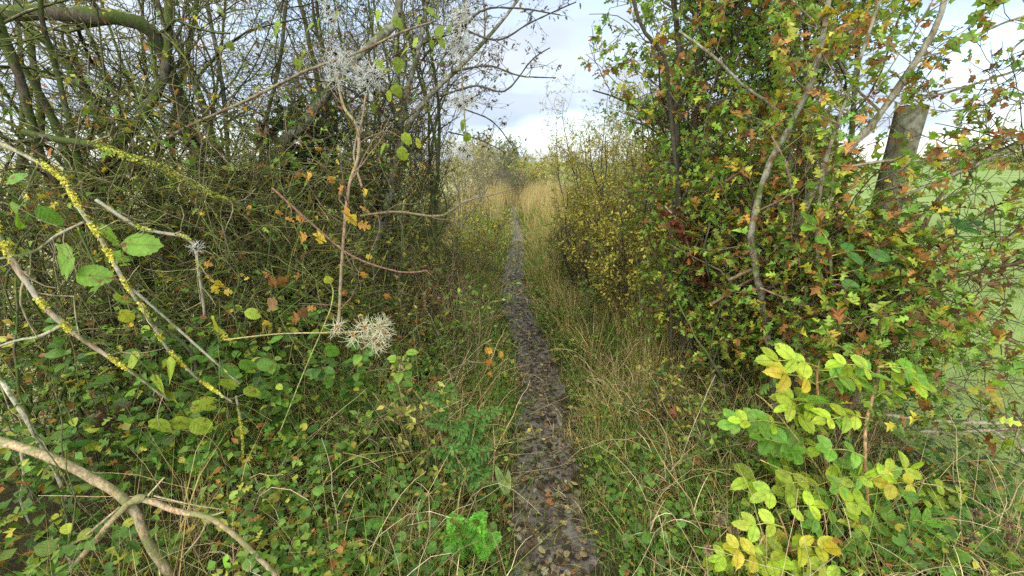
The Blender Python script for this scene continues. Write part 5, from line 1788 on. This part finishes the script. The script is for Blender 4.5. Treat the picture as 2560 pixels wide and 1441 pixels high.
# bent straw stalks over both verges
for lab, side, specs in (("long bent straw stalks over the left bank", -1, ((250, .85, 2.6, .15, 1.2),)), ("long bent straw stalks over the right bank", 1, ((300, .85, 3.0, .22, 1.7), (60, .85, 1.8, 1.2, 2.2)))):
    s = Soup()
    for n, y0, y1, d0, d1 in specs:
        x, y, d = verge_pts(n, side, y0, y1, d0, d1)
        a = rng.uniform(0, 6.28, n)
        g = grow(np.stack([x, y, ground_z(x, y)], 1), np.stack([np.cos(a) * .7, np.sin(a) * .7, 1 + 0 * a], 1), rng.uniform(.25, .7, n), 9, .17, (0, 0, 0), .22)
        g[:, :, 2] = np.maximum(g[:, :, 2], ground_z(g[:, :, 0], g[:, :, 1]) + .02)
        k = cam_clear(g[:, -1], 1.0) & cam_clear(g[:, 5], 1.0)
        g = g[k]
        s.tubes(g, taper(rng.uniform(.0013, .0025, len(g)), 9, .45), 3, palette(len(g), [(.45, .36, .2), (.36, .27, .16), (.52, .45, .3), (.28, .2, .11)], [.35, .3, .2, .15])[0])
        m = len(g)
        blades(s, g[:, 2, 0], g[:, 2, 1], g[:, 2, 2], rng.uniform(.15, .3, m), rng.uniform(.003, .006, m), palette(m, [(.5, .42, .26), (.42, .33, .18)], [1, 1])[0], .8, 2.2, 6)
    o = s.obj("straw_stalks", M_STRAW)
    o["kind"] = "stuff"
    tag(o, lab, "dry stalks")

# ------------------------------------------------------------------ fence
FX = float(P(2280, 270, 2.55)[0])
t = thing("wire_fence", "barbed wire and stock net fence on wooden posts beside the green field", "fence", (FX, 2.55, 0))
def post(x, y, h, r, lean=0.):
    s = Soup()
    K, sd = 12, 14
    z = np.linspace(-.1, h, K)
    pts = np.stack([x + lean * (z - h) , np.full(K, y), z], 1)
    rad = r * (1 + .03 * rng.normal(size=K))
    s.tubes(pts[None], rad[None], sd, (.075, .072, .05), cap=False)
    top = s.n
    e = pts[-1]
    th = np.arange(sd) * 2 * math.pi / sd
    v = [e + np.array([0, 0, .008])] + [e + np.array([math.cos(a) * r * .93, math.sin(a) * r * .93, .006]) for a in th]
    s.add(v, tris=[(0, i + 1, (i + 1) % sd + 1) for i in range(sd)], col=(.2, .19, .14))
    s.obj("post", M_POST, t)
HT = float(P(2280, 268, 2.55)[2])
post(FX, 2.55, HT, .07, .02)
for yv in (5.4, 8.2, 11.0):
    post(FX + .02, yv, HT - .25, .05)
ys = np.linspace(.2, 11, 60)
XW = FX + .062
def wire(z, r, barb):
    s = Soup()
    pts = np.stack([XW + 0 * ys, ys, z + .012 * np.sin(ys * 1.3 + z * 9)], 1)
    c = (.20, .21, .22)
    if barb:
        for ph in (0, math.pi):
            yd = np.linspace(.2, 11, 420)
            tw_ = np.stack([XW + .0022 * np.cos(yd * 70 + ph), yd, np.interp(yd, ys, pts[:, 2]) + .0022 * np.sin(yd * 70 + ph)], 1)
            s.tubes(tw_[None], np.full((1, 420), r), 4, c)
        for yb in np.arange(.5, 7, .1):
            zz = np.interp(yb, ys, pts[:, 2])
            for a in rng.uniform(0, 6.28, 2):
                d = np.array([math.cos(a), .25, math.sin(a)]) * .014
                s.tubes(np.stack([np.array([XW, yb, zz]) - d, np.array([XW, yb, zz]) + d])[None], np.full((1, 2), .001), 3, c)
    else:
        s.tubes(pts[None], np.full((1, 60), r), 4, c)
    s.obj("barbed_strand" if barb else "wire_strand", M_WIRE, t)
zb = float(P(2327, 290, 2.55)[2])
for z in (zb, .92):
    wire(z, .0013, True)
for z in (1.18, .78, .63, .48, .33, .18):
    wire(z, .0011, False)
for yb in np.arange(.6, 6, .3):
    s = Soup()
    s.tubes(np.array([[[XW + .002, yb, .16], [XW + .002, yb + .008, .7], [XW + .002, yb, 1.18]]]), np.full((1, 3), .0009), 4, (.14, .15, .15))
    s.obj("upright_wire", M_WIRE, t)

# tussocks of the field by the fence
s = Soup()
n = 18000
y = .8 + 12 * rng.random(n) ** 1.3
x = FX + .15 + 9 * rng.random(n) ** 1.6
blades(s, x, y, 0 * x, rng.uniform(.05, .14, n) * (1 + .5 * wob(x, y, 1.5)), rng.uniform(.003, .006, n) * (1 + .12 * y), palette(n, [(.13, .20, .06), (.165, .235, .075), (.21, .26, .11), (.10, .165, .05), (.30, .27, .16)], [.3, .3, .2, .12, .08])[0], .7, 1.0, 2)
o = s.obj("field_grass", M_GRASS)
o["kind"] = "stuff"
tag(o, "short pale green grass of the field beyond the wire fence", "grass")
print("all", N_SINGLE)
